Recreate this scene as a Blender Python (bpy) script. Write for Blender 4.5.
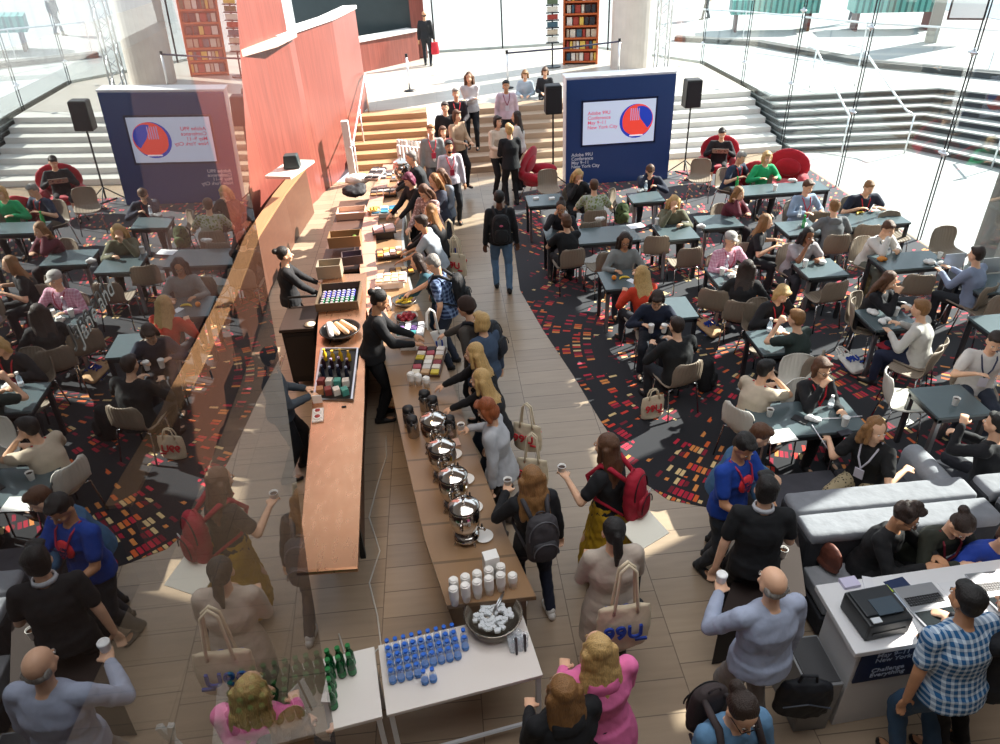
import bpy, math, random
import numpy as np
from mathutils import Vector, Matrix, Euler
random.seed(7); RNG = np.random.default_rng(7)
SC = bpy.context.scene
for o in list(bpy.data.objects): bpy.data.objects.remove(o)
COL = SC.collection
# ---------------------------------------------------------------- camera
FPX, CAMH = 702.0, 5.4
PITCH, ROLL, YAW = map(math.radians, (33.18, -2.94, 3.592))
def cam_basis():
    f = np.array([math.sin(YAW)*math.cos(PITCH), math.cos(YAW)*math.cos(PITCH), -math.sin(PITCH)])
    r0 = np.array([math.cos(YAW), -math.sin(YAW), 0.0]); u0 = np.cross(r0, f)
    c, s = math.cos(ROLL), math.sin(ROLL)
    return c*r0+s*u0, -s*r0+c*u0, f
CR, CU, CF = cam_basis(); CP = np.array([0, 0, CAMH])
cd = bpy.data.cameras.new('camera'); cam = bpy.data.objects.new('camera', cd); COL.objects.link(cam)
cd.sensor_width = 36; cd.lens = FPX/1000*36; cd.clip_start = 0.02; cd.clip_end = 300
cam.matrix_world = Matrix(((CR[0], CU[0], -CF[0], 0), (CR[1], CU[1], -CF[1], 0), (CR[2], CU[2], -CF[2], CAMH), (0, 0, 0, 1)))
SC.camera = cam
def P(px, py, z=0.0):
    """the world point at height z seen at photo pixel (px, py)"""
    d = CF+CR*(px-500)/FPX-CU*(py-372)/FPX; t = (z-CAMH)/d[2]
    return Vector((d[0]*t, d[1]*t, z))
def PY(px, py, y):
    d = CF+CR*(px-500)/FPX-CU*(py-372)/FPX; t = y/d[1]
    return Vector((d[0]*t, y, CAMH+d[2]*t))
# ---------------------------------------------------------------- world, sun, exposure
w = bpy.data.worlds.new('sky'); SC.world = w; w.use_nodes = True
bg = w.node_tree.nodes['Background']; bg.inputs[0].default_value = (0.80, 0.90, 1.0, 1); bg.inputs[1].default_value = 1.55
sd = bpy.data.lights.new('sun', 'SUN'); sd.energy = 18.0; sd.angle = math.radians(0.6); sd.color = (1.0, 0.93, 0.84)
sun = bpy.data.objects.new('sun', sd); COL.objects.link(sun)
SAZ, SEL = math.radians(67), math.radians(34)
sdir = Vector((math.sin(SAZ)*math.cos(SEL), math.cos(SAZ)*math.cos(SEL), math.sin(SEL)))
sun.rotation_euler = sdir.to_track_quat('Z', 'Y').to_euler(); sun.location = sdir*30
def spot(loc, tgt, e, size, blend, col, rad=.35):
    l = bpy.data.lights.new('ceiling_spot', 'SPOT'); l.energy = e; l.spot_size = math.radians(size); l.spot_blend = blend; l.color = col; l.shadow_soft_size = rad
    o = bpy.data.objects.new('ceiling_spot', l); COL.objects.link(o); o.location = loc
    o.rotation_euler = (Vector(loc)-Vector(tgt)).to_track_quat('Z', 'Y').to_euler(); return o
spot((-1.2, 5.6, 6.6), (-1.3, 5.6, 1), 330, 34, .8, (1, .66, .38))
spot((-2.2, 8.6, 6.6), (-2.3, 8.6, 0), 380, 46, .9, (1, .66, .40))
spot((-1.0, 2.9, 6.6), (-.6, 3.4, .8), 90, 40, .9, (1, .85, .7))
al = bpy.data.lights.new('hall_fill', 'AREA'); al.shape = 'RECTANGLE'; al.size = 6; al.size_y = 5; al.energy = 300; al.color = (.95, .97, 1)  # fill lamp added overhead to brighten the near hall, no real fixture
ao = bpy.data.objects.new('hall_fill', al); COL.objects.link(ao); ao.location = (1.5, 3.0, 7.2)
SC.view_settings.view_transform = 'Standard'; SC.view_settings.look = 'None'; SC.view_settings.gamma = 1; SC.view_settings.exposure = 0.0
SC.view_settings.use_curve_mapping = False
# ---------------------------------------------------------------- materials
MATS = {}
def s2l(c):
    if isinstance(c, str): c = tuple(int(c[i:i+2], 16)/255 for i in (0, 2, 4))
    return tuple((x/12.92 if x <= .04045 else ((x+.055)/1.055)**2.4) for x in c)+(1,)
def mat(col, rough=.6, metal=0.0, kind=None, **k):
    key = (str(col), rough, metal, kind, tuple(sorted((a, str(b)) for a, b in k.items())))
    if key in MATS: return MATS[key]
    m = bpy.data.materials.new('surface_%d' % len(MATS)); MATS[key] = m; m.use_nodes = True
    nt = m.node_tree; N = nt.nodes; L = nt.links; b = N['Principled BSDF']
    b.inputs['Base Color'].default_value = s2l(col); b.inputs['Roughness'].default_value = rough; b.inputs['Metallic'].default_value = metal
    if 'emit' in k: b.inputs['Emission Color'].default_value = s2l(k['emit']); b.inputs['Emission Strength'].default_value = k.get('es', 1)
    if 'trans' in k: b.inputs['Transmission Weight'].default_value = k['trans']; b.inputs['IOR'].default_value = k.get('ior', 1.3)
    if 'alpha' in k: b.inputs['Alpha'].default_value = k['alpha']
    if 'spec' in k: b.inputs['Specular IOR Level'].default_value = k['spec']
    if 'sheen' in k: b.inputs['Sheen Weight'].default_value = k['sheen']
    tc = N.new('ShaderNodeTexCoord'); OB = tc.outputs['Object']
    def mapping(src, sc=(1, 1, 1), rot=(0, 0, 0), loc=(0, 0, 0)):
        n = N.new('ShaderNodeMapping'); n.inputs['Scale'].default_value = sc; n.inputs['Rotation'].default_value = rot; n.inputs['Location'].default_value = loc; L.new(src, n.inputs[0]); return n.outputs[0]
    def noise(v, s, d=3): n = N.new('ShaderNodeTexNoise'); n.inputs['Scale'].default_value = s; n.inputs['Detail'].default_value = d; L.new(v, n.inputs['Vector']); return n
    def mix(f, a, c, bt='MIX'):
        n = N.new('ShaderNodeMix'); n.data_type = 'RGBA'; n.blend_type = bt
        for s_, v in ((n.inputs[0], f), (n.inputs[6], a), (n.inputs[7], c)):
            if hasattr(v, 'links'): L.new(v, s_)
            else: s_.default_value = v
        return n.outputs[2]
    def math_(op, a, c=0.0):
        n = N.new('ShaderNodeMath'); n.operation = op
        for s_, v in ((n.inputs[0], a), (n.inputs[1], c)):
            if hasattr(v, 'links'): L.new(v, s_)
            else: s_.default_value = v
        return n.outputs[0]
    def bump(h, st=.3, d=.01):
        n = N.new('ShaderNodeBump'); n.inputs['Strength'].default_value = st; n.inputs['Distance'].default_value = d; L.new(h, n.inputs['Height']); L.new(n.outputs[0], b.inputs['Normal'])
    def sep(v): n = N.new('ShaderNodeSeparateXYZ'); L.new(v, n.inputs[0]); return n.outputs
    BC = b.inputs['Base Color']; c0 = s2l(col)
    dark = tuple(x*.72 for x in c0[:3])+(1,)
    if kind == 'cloth':
        n1 = noise(OB, 9, 4); n2 = noise(OB, 300, 1)
        L.new(mix(n1.outputs[0], dark, tuple(min(1, x*1.18) for x in c0[:3])+(1,)), BC)
        bump(n1.outputs[0], .5, .02)
    elif kind == 'hair':
        v = mapping(OB, (60, 60, 6)); n1 = noise(v, 2.2, 4)
        L.new(mix(n1.outputs[0], tuple(x*.45 for x in c0[:3])+(1,), tuple(min(1, x*1.5) for x in c0[:3])+(1,)), BC); bump(n1.outputs[0], .7, .01)
    elif kind == 'skin':
        n1 = noise(OB, 12, 2); L.new(mix(n1.outputs[0], tuple(x*.85 for x in c0[:3])+(1,), tuple(min(1, x*1.12) for x in c0[:3])+(1,)), BC)
    elif kind == 'plaid':
        s = sep(OB); f = k.get('f', 160)
        a = math_('GREATER_THAN', math_('SINE', math_('MULTIPLY', s[0], f)), .25); c = math_('GREATER_THAN', math_('SINE', math_('MULTIPLY', s[2], f)), .25)
        t = math_('MULTIPLY', math_('ADD', a, c), .5)
        L.new(mix(t, c0, s2l(k['c2'])), BC); bump(noise(OB, 9, 4).outputs[0], .5, .02)
    elif kind == 'stripe':
        s = sep(OB); t = math_('GREATER_THAN', math_('SINE', math_('MULTIPLY', s[k.get('ax', 0)], k.get('f', 300))), k.get('th', .3)); L.new(mix(t, c0, s2l(k['c2'])), BC)
    elif kind == 'spots':
        v = N.new('ShaderNodeTexVoronoi'); v.inputs['Scale'].default_value = k.get('f', 30); L.new(OB, v.inputs['Vector'])
        t = math_('LESS_THAN', v.outputs['Distance'], k.get('th', .33)); L.new(mix(t, c0, s2l(k['c2'])), BC)
    elif kind == 'wood':
        v = mapping(OB, k.get('sc', (14, 14, 1.0))); n1 = noise(v, 2.0, 5); n2 = noise(OB, .8, 2)
        c1 = s2l(k['c2']) if 'c2' in k else dark
        a = mix(n1.outputs[0], c1, c0); L.new(mix(math_('MULTIPLY', n2.outputs[0], .5), a, c1), BC)
        if 'board' in k:
            s = sep(OB); t = math_('LESS_THAN', math_('FRACT', math_('MULTIPLY', s[k.get('ax', 1)], 1/k['board'])), .06)
            L.new(mix(t, mix(math_('MULTIPLY', n2.outputs[0], .5), a, c1), tuple(x*.45 for x in c0[:3])+(1,)), BC)
    elif kind == 'metalscratch':
        v = mapping(OB, (3, 1, 3)); n1 = noise(v, 6, 6); r = N.new('ShaderNodeMapRange'); r.inputs[3].default_value = rough-.1; r.inputs[4].default_value = rough+.18
        L.new(n1.outputs[0], r.inputs[0]); L.new(r.outputs[0], b.inputs['Roughness']); L.new(mix(noise(OB, 3, 5).outputs[0], dark, c0), BC)
    elif kind == 'stone':
        n1 = noise(OB, k.get('f', 3), 6); L.new(mix(n1.outputs[0], dark, c0), BC); bump(n1.outputs[0], .2, .01)
    elif kind == 'tile':
        s = sep(OB); cmb = N.new('ShaderNodeCombineXYZ'); L.new(math_('ADD', s[1], 40), cmb.inputs[0]); L.new(math_('ADD', s[0], 40-.42+.85*.0+.45), cmb.inputs[1])
        br = N.new('ShaderNodeTexBrick'); L.new(cmb.outputs[0], br.inputs['Vector']); br.offset = .42
        br.inputs['Scale'].default_value = 1; br.inputs['Brick Width'].default_value = .30; br.inputs['Row Height'].default_value = .85
        br.inputs['Mortar Size'].default_value = .005; br.inputs['Mortar Smooth'].default_value = .2; br.inputs['Bias'].default_value = 0
        br.inputs['Color1'].default_value = c0; br.inputs['Color2'].default_value = s2l(k['c2']); br.inputs['Mortar'].default_value = s2l(k['c3'])
        v = mapping(OB, (1.2, 9, 1)); n1 = noise(v, 2, 5)
        L.new(mix(.35, br.outputs[0], mix(n1.outputs[0], tuple(x*.6 for x in c0[:3])+(1,), tuple(min(1, x*1.4) for x in c0[:3])+(1,))), BC)
        bump(br.outputs['Fac'], .25, -.003)
    elif kind == 'carpet':
        b.inputs['Sheen Weight'].default_value = .45; b.inputs['Sheen Roughness'].default_value = .45; b.inputs['Sheen Tint'].default_value = (.9, .92, 1, 1); b.inputs['Specular IOR Level'].default_value = .2
        s = sep(mapping(OB, loc=(-4.6, -8.4, 0)))
        rr = math_('SQRT', math_('ADD', math_('MULTIPLY', s[0], s[0]), math_('MULTIPLY', s[1], s[1])))
        an = math_('ARCTAN2', s[1], s[0])
        u = math_('MULTIPLY', rr, 1/.158); ring = math_('FLOOR', u)
        vv = math_('MULTIPLY', an, math_('MULTIPLY', math_('ADD', math_('FLOOR', math_('DIVIDE', ring, 3.0)), 1.0), 18/2.2))
        cell = N.new('ShaderNodeCombineXYZ'); L.new(ring, cell.inputs[0]); L.new(math_('FLOOR', vv), cell.inputs[1])
        wn = N.new('ShaderNodeTexWhiteNoise'); wn.noise_dimensions = '2D'; L.new(cell.outputs[0], wn.inputs['Vector'])
        fu = math_('ABSOLUTE', math_('SUBTRACT', math_('FRACT', u), .5)); fv = math_('ABSOLUTE', math_('SUBTRACT', math_('FRACT', vv), .5))
        sq = math_('MULTIPLY', math_('LESS_THAN', fu, .36), math_('LESS_THAN', fv, .38))
        cl = noise(OB, 1.3, 2); th = math_('ADD', math_('MULTIPLY', cl.outputs[0], 3.0), -1.22)
        on = math_('MULTIPLY', sq, math_('LESS_THAN', wn.outputs['Value'], th))
        cr = N.new('ShaderNodeValToRGB'); cr.color_ramp.interpolation = 'CONSTANT'
        w2 = N.new('ShaderNodeTexWhiteNoise'); w2.noise_dimensions = '3D'; L.new(mapping(cell.outputs[0], (1.3, 2.1, 1), loc=(5, 3, 7)), w2.inputs['Vector'])
        L.new(w2.outputs['Value'], cr.inputs[0]); E = cr.color_ramp.elements
        cols = ['8E1430', 'B01E36', 'D23A2C', 'D9632B', 'E08E48', 'E2C48C', '7A1A2A', 'C8273E']
        while len(E) < len(cols): E.new(.5)
        for i, c in enumerate(cols): E[i].position = i/len(cols); E[i].color = s2l(c)
        L.new(mix(on, mix(noise(OB, 200, 1).outputs[0], s2l('17171A'), s2l('28282C')), cr.outputs[0]), BC)
    return m
def glassmat(name, tint, refl, extra_rough=0.0):
    m = bpy.data.materials.new(name); m.use_nodes = True; nt = m.node_tree; N = nt.nodes; L = nt.links
    for n in list(N): N.remove(n)
    o = N.new('ShaderNodeOutputMaterial'); t = N.new('ShaderNodeBsdfTransparent'); g = N.new('ShaderNodeBsdfGlossy'); mx = N.new('ShaderNodeMixShader')
    t.inputs[0].default_value = tint+(1,); g.inputs['Roughness'].default_value = extra_rough; g.inputs[0].default_value = (1, 1, 1, 1)
    mx.inputs[0].default_value = refl; L.new(t.outputs[0], mx.inputs[1]); L.new(g.outputs[0], mx.inputs[2]); L.new(mx.outputs[0], o.inputs[0]); return m
# ---------------------------------------------------------------- mesh pieces (verts, faces)
def merge(parts):
    V = []; F = []; k = 0
    for v, f in parts:
        v = np.asarray(v, float); V.append(v); F += [tuple(i+k for i in q) for q in f]; k += len(v)
    return np.vstack(V), F
def box(c, s, rz=0.0, taper=1.0):
    x, y, z = (q/2 for q in s); v = np.array([(-x, -y, -z), (x, -y, -z), (x, y, -z), (-x, y, -z), (-x*taper, -y*taper, z), (x*taper, -y*taper, z), (x*taper, y*taper, z), (-x*taper, y*taper, z)])
    cs, sn = math.cos(rz), math.sin(rz); v = v@np.array([[cs, sn, 0], [-sn, cs, 0], [0, 0, 1]])+np.array(c, float)
    return v, [(3, 2, 1, 0), (4, 5, 6, 7), (0, 1, 5, 4), (1, 2, 6, 5), (2, 3, 7, 6), (3, 0, 4, 7)]
def prism(poly, z0, z1):
    n = len(poly); v = [(x, y, z0) for x, y in poly]+[(x, y, z1) for x, y in poly]
    return np.array(v, float), [tuple(range(n))[::-1], tuple(range(n, 2*n))]+[(i, (i+1) % n, n+(i+1) % n, n+i) for i in range(n)]
def frame(d):
    d = np.array(d, float); L = np.linalg.norm(d); d = d/(L+1e-12); a = np.array([0, 0, 1.]) if abs(d[2]) < .9 else np.array([0, 1., 0])
    x = np.cross(a, d); x /= np.linalg.norm(x); return x, np.cross(d, x), d
def rings(C, X, Y, n, caps=True):
    """rings: centres C, in-plane axes X, Y (already scaled)"""
    a = np.linspace(0, 2*np.pi, n, endpoint=False); V = [c+np.outer(np.cos(a), x)+np.outer(np.sin(a), y) for c, x, y in zip(C, X, Y)]
    m = len(C); F = [(i*n+j, i*n+(j+1) % n, (i+1)*n+(j+1) % n, (i+1)*n+j) for i in range(m-1) for j in range(n)]
    if caps: F += [tuple(range(n))[::-1], tuple((m-1)*n+j for j in range(n))]
    return np.vstack(V), F
def cap(p0, p1, r0, r1, n=10, k=3):
    p0, p1 = np.array(p0, float), np.array(p1, float); x, y, d = frame(p1-p0); C = []; R = []
    for i in range(k): t = math.pi/2*(1-(i+.25)/k); C.append(p0-d*r0*math.sin(t)); R.append(r0*math.cos(t))
    C += [p0, p1]; R += [r0, r1]
    for i in range(k)[::-1]: t = math.pi/2*(1-(i+.25)/k); C.append(p1+d*r1*math.sin(t)); R.append(r1*math.cos(t))
    return rings(C, [x*r for r in R], [y*r for r in R], n)
def ell(c, r, R=None, n=14, m=9):
    c = np.array(c, float); R = np.eye(3) if R is None else R; t = np.linspace(-math.pi/2+.12, math.pi/2-.12, m)
    return rings([c+R[:, 2]*r[2]*math.sin(a) for a in t], [R[:, 0]*r[0]*math.cos(a) for a in t], [R[:, 1]*r[1]*math.cos(a) for a in t], n)
def tube(pts, r, n=8):
    pts = [np.array(p, float) for p in pts]; X = []; Y = []; px = None
    for i in range(len(pts)):
        d = pts[min(i+1, len(pts)-1)]-pts[max(i-1, 0)]; x, y, d = frame(d)
        if px is not None: x = px-d*(px@d); x /= np.linalg.norm(x)+1e-9; y = np.cross(d, x)
        px = x; q = r[i] if hasattr(r, '__len__') else r; X.append(x*q); Y.append(y*q)
    return rings(pts, X, Y, n)
def lathe(prof, c=(0, 0, 0), n=18):
    c = np.array(c, float); e = np.eye(3); return rings([c+e[2]*z for r, z in prof], [e[0]*max(r, 1e-4) for r, z in prof], [e[1]*max(r, 1e-4) for r, z in prof], n)
def cyl(c, r, h, n=18): return lathe([(r, 0), (r, h)], c, n)
def grid(fn, nu, nv):
    V = [fn(i/(nu-1), j/(nv-1)) for i in range(nu) for j in range(nv)]
    return np.array(V, float), [(i*nv+j, i*nv+j+1, (i+1)*nv+j+1, (i+1)*nv+j) for i in range(nu-1) for j in range(nv-1)]
def xf(part, loc=(0, 0, 0), rz=0.0, s=1.0):
    v, f = part; cs, sn = math.cos(rz), math.sin(rz); return (np.asarray(v)*s)@np.array([[cs, sn, 0], [-sn, cs, 0], [0, 0, 1]])+np.array(loc, float), f
# ---------------------------------------------------------------- objects
def mesh_obj(name, parts, m, parent=None, loc=(0, 0, 0), rz=0.0, smooth=False, bev=0.0, solid=0.0, sub=0):
    if isinstance(parts, tuple): parts = [parts]
    v, f = merge(parts); me = bpy.data.meshes.new(name); me.from_pydata(v.tolist(), [], f); me.update()
    if smooth: me.shade_smooth()
    me.materials.append(m); o = bpy.data.objects.new(name, me); COL.objects.link(o); o.location = loc; o.rotation_euler = (0, 0, rz)
    if parent: o.parent = parent
    if solid: q = o.modifiers.new('s', 'SOLIDIFY'); q.thickness = solid; q.offset = 0
    if bev: q = o.modifiers.new('b', 'BEVEL'); q.width = bev; q.segments = 2; q.limit_method = 'ANGLE'
    if sub: q = o.modifiers.new('u', 'SUBSURF'); q.levels = q.render_levels = sub
    return o
def empty(name, loc=(0, 0, 0), rz=0.0):
    o = bpy.data.objects.new(name, None); COL.objects.link(o); o.location = loc; o.rotation_euler = (0, 0, rz); o.empty_display_size = .1; return o
def tag(o, label, cat, group=None):
    o['label'] = label; o['category'] = cat
    if group: o['group'] = group
    return o
def struct(name, parts, m, **k): o = mesh_obj(name, parts, m, **k); o['kind'] = 'structure'; return o
def dup(root, loc, rz=0.0, label=None, group=None, scale=None):
    r = root.copy(); COL.objects.link(r); r.location = loc; r.rotation_euler = (root.rotation_euler[0], root.rotation_euler[1], rz)
    if scale: r.scale = (scale,)*3
    if label: r['label'] = label
    if group: r['group'] = group
    for ch in list(root.children):
        c = ch.copy(); COL.objects.link(c); c.parent = r
        for g in list(ch.children): d = g.copy(); COL.objects.link(d); d.parent = c
    return r
def text(name, s, size, m, parent, loc, rot, ext=.001, off=0.0, align='LEFT', space=1.0):
    c = bpy.data.curves.new(name, 'FONT'); c.body = s; c.size = size; c.extrude = ext; c.offset = off; c.align_x = align; c.space_line = space
    o = bpy.data.objects.new(name, c); COL.objects.link(o); o.location = loc; o.rotation_euler = rot; o.parent = parent; c.materials.append(m); TEXTS.append(o); return o
TEXTS = []
PEND = []
def fuse(name, parts, m, voxel=.014, smooth=3, parent=None, loc=(0, 0, 0), rz=0.0, disp=0.0, extras=None):
    """many overlapping closed forms grown into one continuous skin (voxel remesh)"""
    v, f = merge(parts); me = bpy.data.meshes.new(name); me.from_pydata(v.tolist(), [], f); me.update(); me.materials.append(m)
    o = bpy.data.objects.new(name, me); COL.objects.link(o); o.location = loc; o.rotation_euler = (0, 0, rz)
    if parent: o.parent = parent
    q = o.modifiers.new('r', 'REMESH'); q.mode = 'VOXEL'; q.voxel_size = voxel; q.use_smooth_shade = True
    if smooth: q = o.modifiers.new('m', 'SMOOTH'); q.factor = .5; q.iterations = smooth
    PEND.append((o, disp, extras)); return o
def wrinkle(co, s):
    a = np.zeros(len(co))
    for k in range(5):
        d = RNG.normal(size=3)*(18+9*k); a += np.sin(co@d+RNG.uniform(0, 6.28)+1.5*np.sin(co@(d[[1, 2, 0]]*.6)))/(1+.4*k)
    return a*s/3
def bake_pending():
    bpy.context.view_layer.update(); dg = bpy.context.evaluated_depsgraph_get(); out = []
    for o, disp, ex in PEND: out.append(bpy.data.meshes.new_from_object(o.evaluated_get(dg), depsgraph=dg))
    tex = [(o, bpy.data.meshes.new_from_object(o.evaluated_get(dg), depsgraph=dg)) for o in TEXTS]
    for (o, disp, ex), me in zip(PEND, out):
        o.modifiers.clear(); m = o.data.materials[0]
        if not me.materials: me.materials.append(m)
        if disp and len(me.vertices):
            co = np.empty(len(me.vertices)*3, np.float32); me.vertices.foreach_get('co', co); no = np.empty_like(co); me.vertices.foreach_get('normal', no)
            c3 = co.reshape(-1, 3); n3 = no.reshape(-1, 3); c3 = c3+n3*wrinkle(c3.astype(float), disp)[:, None]; me.vertices.foreach_set('co', c3.astype(np.float32).ravel()); me.update()
        if ex:
            import bmesh
            bm = bmesh.new(); bm.from_mesh(me)
            for part, mm in ex:
                idx = me.materials.find(mm.name)
                if idx < 0: me.materials.append(mm); idx = len(me.materials)-1
                vs = [bm.verts.new(q) for q in part[0]]
                for fc in part[1]:
                    try: fa = bm.faces.new([vs[i] for i in fc]); fa.material_index = idx; fa.smooth = True
                    except ValueError: pass
            bm.to_mesh(me); bm.free()
        me.shade_smooth(); me.name = o.name; o.data = me
    for o, me in tex:
        n = bpy.data.objects.new(o.name, me); me.materials.clear(); me.materials.append(o.data.materials[0]); nm = o.name; par, l, r = o.parent, o.location.copy(), o.rotation_euler.copy()
        bpy.data.objects.remove(o); n.name = nm; COL.objects.link(n); n.parent = par; n.location = l; n.rotation_euler = r
# ================================================================= the setting
TILE = mat('AA967F', .24, kind='tile', c2='978470', c3='52473E')
struct('floor', [prism([(-8, -4), (8.6, -4), (8.6, 17.4), (-8, 17.4)], -.1, 0)], TILE)
cpx = [(512, 196), (512, 215), (513, 240), (520, 290), (543, 330), (573, 375), (600, 420), (640, 480), (668, 500), (705, 507)]
cp = [tuple(P(a, b)[:2]) for a, b in cpx]
pts = [(1.55, 15.6)]+cp[1:]+[(2.9, 5.15), (3.3, 5.0), (8.55, 4.9), (8.55, 16.4), (4, 16.4)]
struct('floor_carpet', [prism([(x, y) for x, y in pts][::-1], 0, .006)], mat('141214', .95, kind='carpet'))
WHITE = mat('E8E6E2', .5, kind='stone'); PAVE = mat('A4A8A8', .6, kind='stone', f=1.2); STONE = mat('B49A80', .5, kind='stone', f=2)
# stairs up to the lobby (seven risers), left flight, right flight and the pale cheek between them
def flight(name, x0, x1, y0, y1, z1, n, m):
    parts = []
    for i in range(n): ya = y0+(y1-y0)*i/n; parts.append(box(((x0+x1)/2, (ya+y1+.3)/2, z1*(i+1)/n/2-.02*0), (x1-x0, y1+.3-ya, z1*(i+1)/n-.001*i)))
    return struct(name, parts, m, bev=.006)
STAIR = mat('C9A37C', .5, kind='wood', sc=(1, 14, 8), c2='A67E5A')
flight('floor_stairs', -2.3, -.38, 17.35, 20.1, .999, 7, STAIR)
flight('floor_stairs_wide', .12, 5.6, 17.35, 20.1, .999, 7, mat('B8A088', .5, kind='wood', sc=(1, 14, 8), c2='98826C'))
flight('floor_stairs_right', 5.6, 8.55, 17.35, 20.1, .999, 7, mat('D8D6CF', .5, kind='stone'))
struct('trim_stair_cheek', [(np.array([(-.38, 17.3, 0), (.12, 17.3, 0), (.12, 20.3, 0), (-.38, 20.3, 0), (-.38, 17.3, .2), (.12, 17.3, .2), (.12, 20.3, 1.03), (-.38, 20.3, 1.03)]), [(3, 2, 1, 0), (4, 5, 6, 7), (0, 1, 5, 4), (1, 2, 6, 5), (2, 3, 7, 6), (3, 0, 4, 7)])], WHITE)
struct('floor_lobby', [prism([(-6, 20.3), (8.55, 20.3), (8.55, 24), (5.2, 29.3), (-6, 29.3)], 0, 1.0)], mat('BDB5AA', .35, kind='tile', c2='B2ABA0', c3='8D867C'))
# red timber wall on the left
REDW = mat('A45C50', .30, kind='wood', sc=(9, 9, .5), c2='5E322C', board=.16)
wl = [(-2.98, 4.0), (-3.3, 6.5), (-3.45, 9), (-3.62, 11.5), (-3.55, 14), (-2.95, 16.6), (-2.35, 18.6), (-2.0, 20.8)]
def wallstrip(line, z0, z1s, t=.3):
    V = []; F = []
    for (x, y), z1 in zip(line, z1s): V += [(x, y, z0), (x, y, z1), (x-t, y+.05, z1), (x-t, y+.05, z0)]
    for i in range(len(line)-1):
        a, b = 4*i, 4*i+4
        for k in range(4): F.append((a+k, b+k, b+(k+1) % 4, a+(k+1) % 4))
    F += [(0, 1, 2, 3), tuple(4*(len(line)-1)+k for k in (3, 2, 1, 0))]
    return np.array(V, float), F
struct('wall_left', [wallstrip([(-3.62, 11.5), (-3.6, 12.8), (-3.55, 14), (-3.3, 15.1), (-3.0, 16.25)], 0, [6.8]*5), wallstrip([(-3.0, 16.25), (-2.95, 16.6), (-2.35, 18.6), (-2.0, 20.8)], 0, [3.48, 3.48, 3.46, 3.45])], REDW)
struct('trim_wall_cap', [wallstrip([(-3.1, 15.7), (-2.9, 16.6), (-2.3, 18.6), (-1.95, 20.85)], 3.46, [3.54]*4, .36)], WHITE)
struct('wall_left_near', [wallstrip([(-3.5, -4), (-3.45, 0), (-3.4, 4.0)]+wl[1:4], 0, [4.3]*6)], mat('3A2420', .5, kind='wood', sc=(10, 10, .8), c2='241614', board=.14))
# projecting white edged balcony nose on the red wall
a, b, c = PY(320, 33, 16.0), PY(268, 45, 14.5), PY(256, 66, 13.8)
nose = struct('trim_balcony_nose', [prism([(-3.6, 14.0), (-3.05, 15.2), (-2.86, 16.5), (-3.1, 16.6), (-3.7, 14.6)], 3.40, 3.52)], mat('D9B9A8', .5, kind='stone'))
# box office counter far left in the lobby and glazed office behind
t = empty('ticket_counter', (-1.5, 27.2, 1.0)); tag(t, 'long red timber ticket counter with a white top at the back of the lobby', 'counter')
mesh_obj('counter_body', [prism([(-1.6, -1.6), (.9, .9), (.5, 1.3), (-2.2, -1.2)], 0, .95)], REDW, t)
mesh_obj('counter_top', [prism([(-1.65, -1.7), (1.0, .86), (.5, 1.4), (-2.3, -1.2)], .95, 1.02)], WHITE, t)
struct('wall_back_left', [box((-2.9, 29.1, 2.6), (4.2, .2, 3.2))], mat('3C4A4C', .3, kind='stone'))
struct('trim_red_column', [box((-.55, 28.6, 2.7), (.5, .5, 3.4))], REDW)
# ceiling over the near hall
struct('ceiling', [box((.5, 3.2, 7.6), (17, 15, .2))], mat('8A7F75', .8))
struct('wall_back', [box((.5, -4.1, 3.7), (17, .2, 7.6))], mat('5A4A42', .8))
# glass facade on the right with cable mullions; added sun-blocking piers beyond the right edge of view
GL = glassmat('facade_glass', (.93, .97, .97), .07)
DK = mat('2C2E31', .4, .6); STEEL = mat('C9CCD0', .28, 1.0)
fy = [5.5, 8.5, 11.48, 14.55, 17.5, 20.5, 24.0]
for i in range(len(fy)-1):
    y0, y1 = fy[i], fy[i+1]
    wdw = struct('window_%d' % (i+1), [box((8.6, (y0+y1)/2, 3.4), (.012, y1-y0-.02, 6.8))], GL)
    for s_ in (-.03, .03): mesh_obj('cable', [tube([(8.6+s_, y1, 0), (8.6+s_, y1, 6.8)], .012)], DK, wdw)
    for z in (1.6, 3.2, 4.8):
        mesh_obj('clamp', [ell((8.57, y1, z), (.05, .13, .03)), ell((8.57, y1, z), (.03, .04, .07))], STEEL, wdw, smooth=True)
ends = [(8.6, 24.0), (7.4, 25.9), (6.3, 27.6), (5.2, 29.3), (2.6, 29.5), (0, 29.5)]
for i in range(len(ends)-1):
    (xa, ya), (xb, yb) = ends[i], ends[i+1]; an = math.atan2(yb-ya, xb-xa)
    wdw = struct('window_%d' % (i+7), [box(((xa+xb)/2, (ya+yb)/2, 3.4), (math.hypot(xb-xa, yb-ya)-.02, .012, 4.8), an)], GL)
    mesh_obj('mullion', [tube([(xb, yb, 1), (xb, yb, 5.8)], .03)], DK, wdw)
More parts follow.
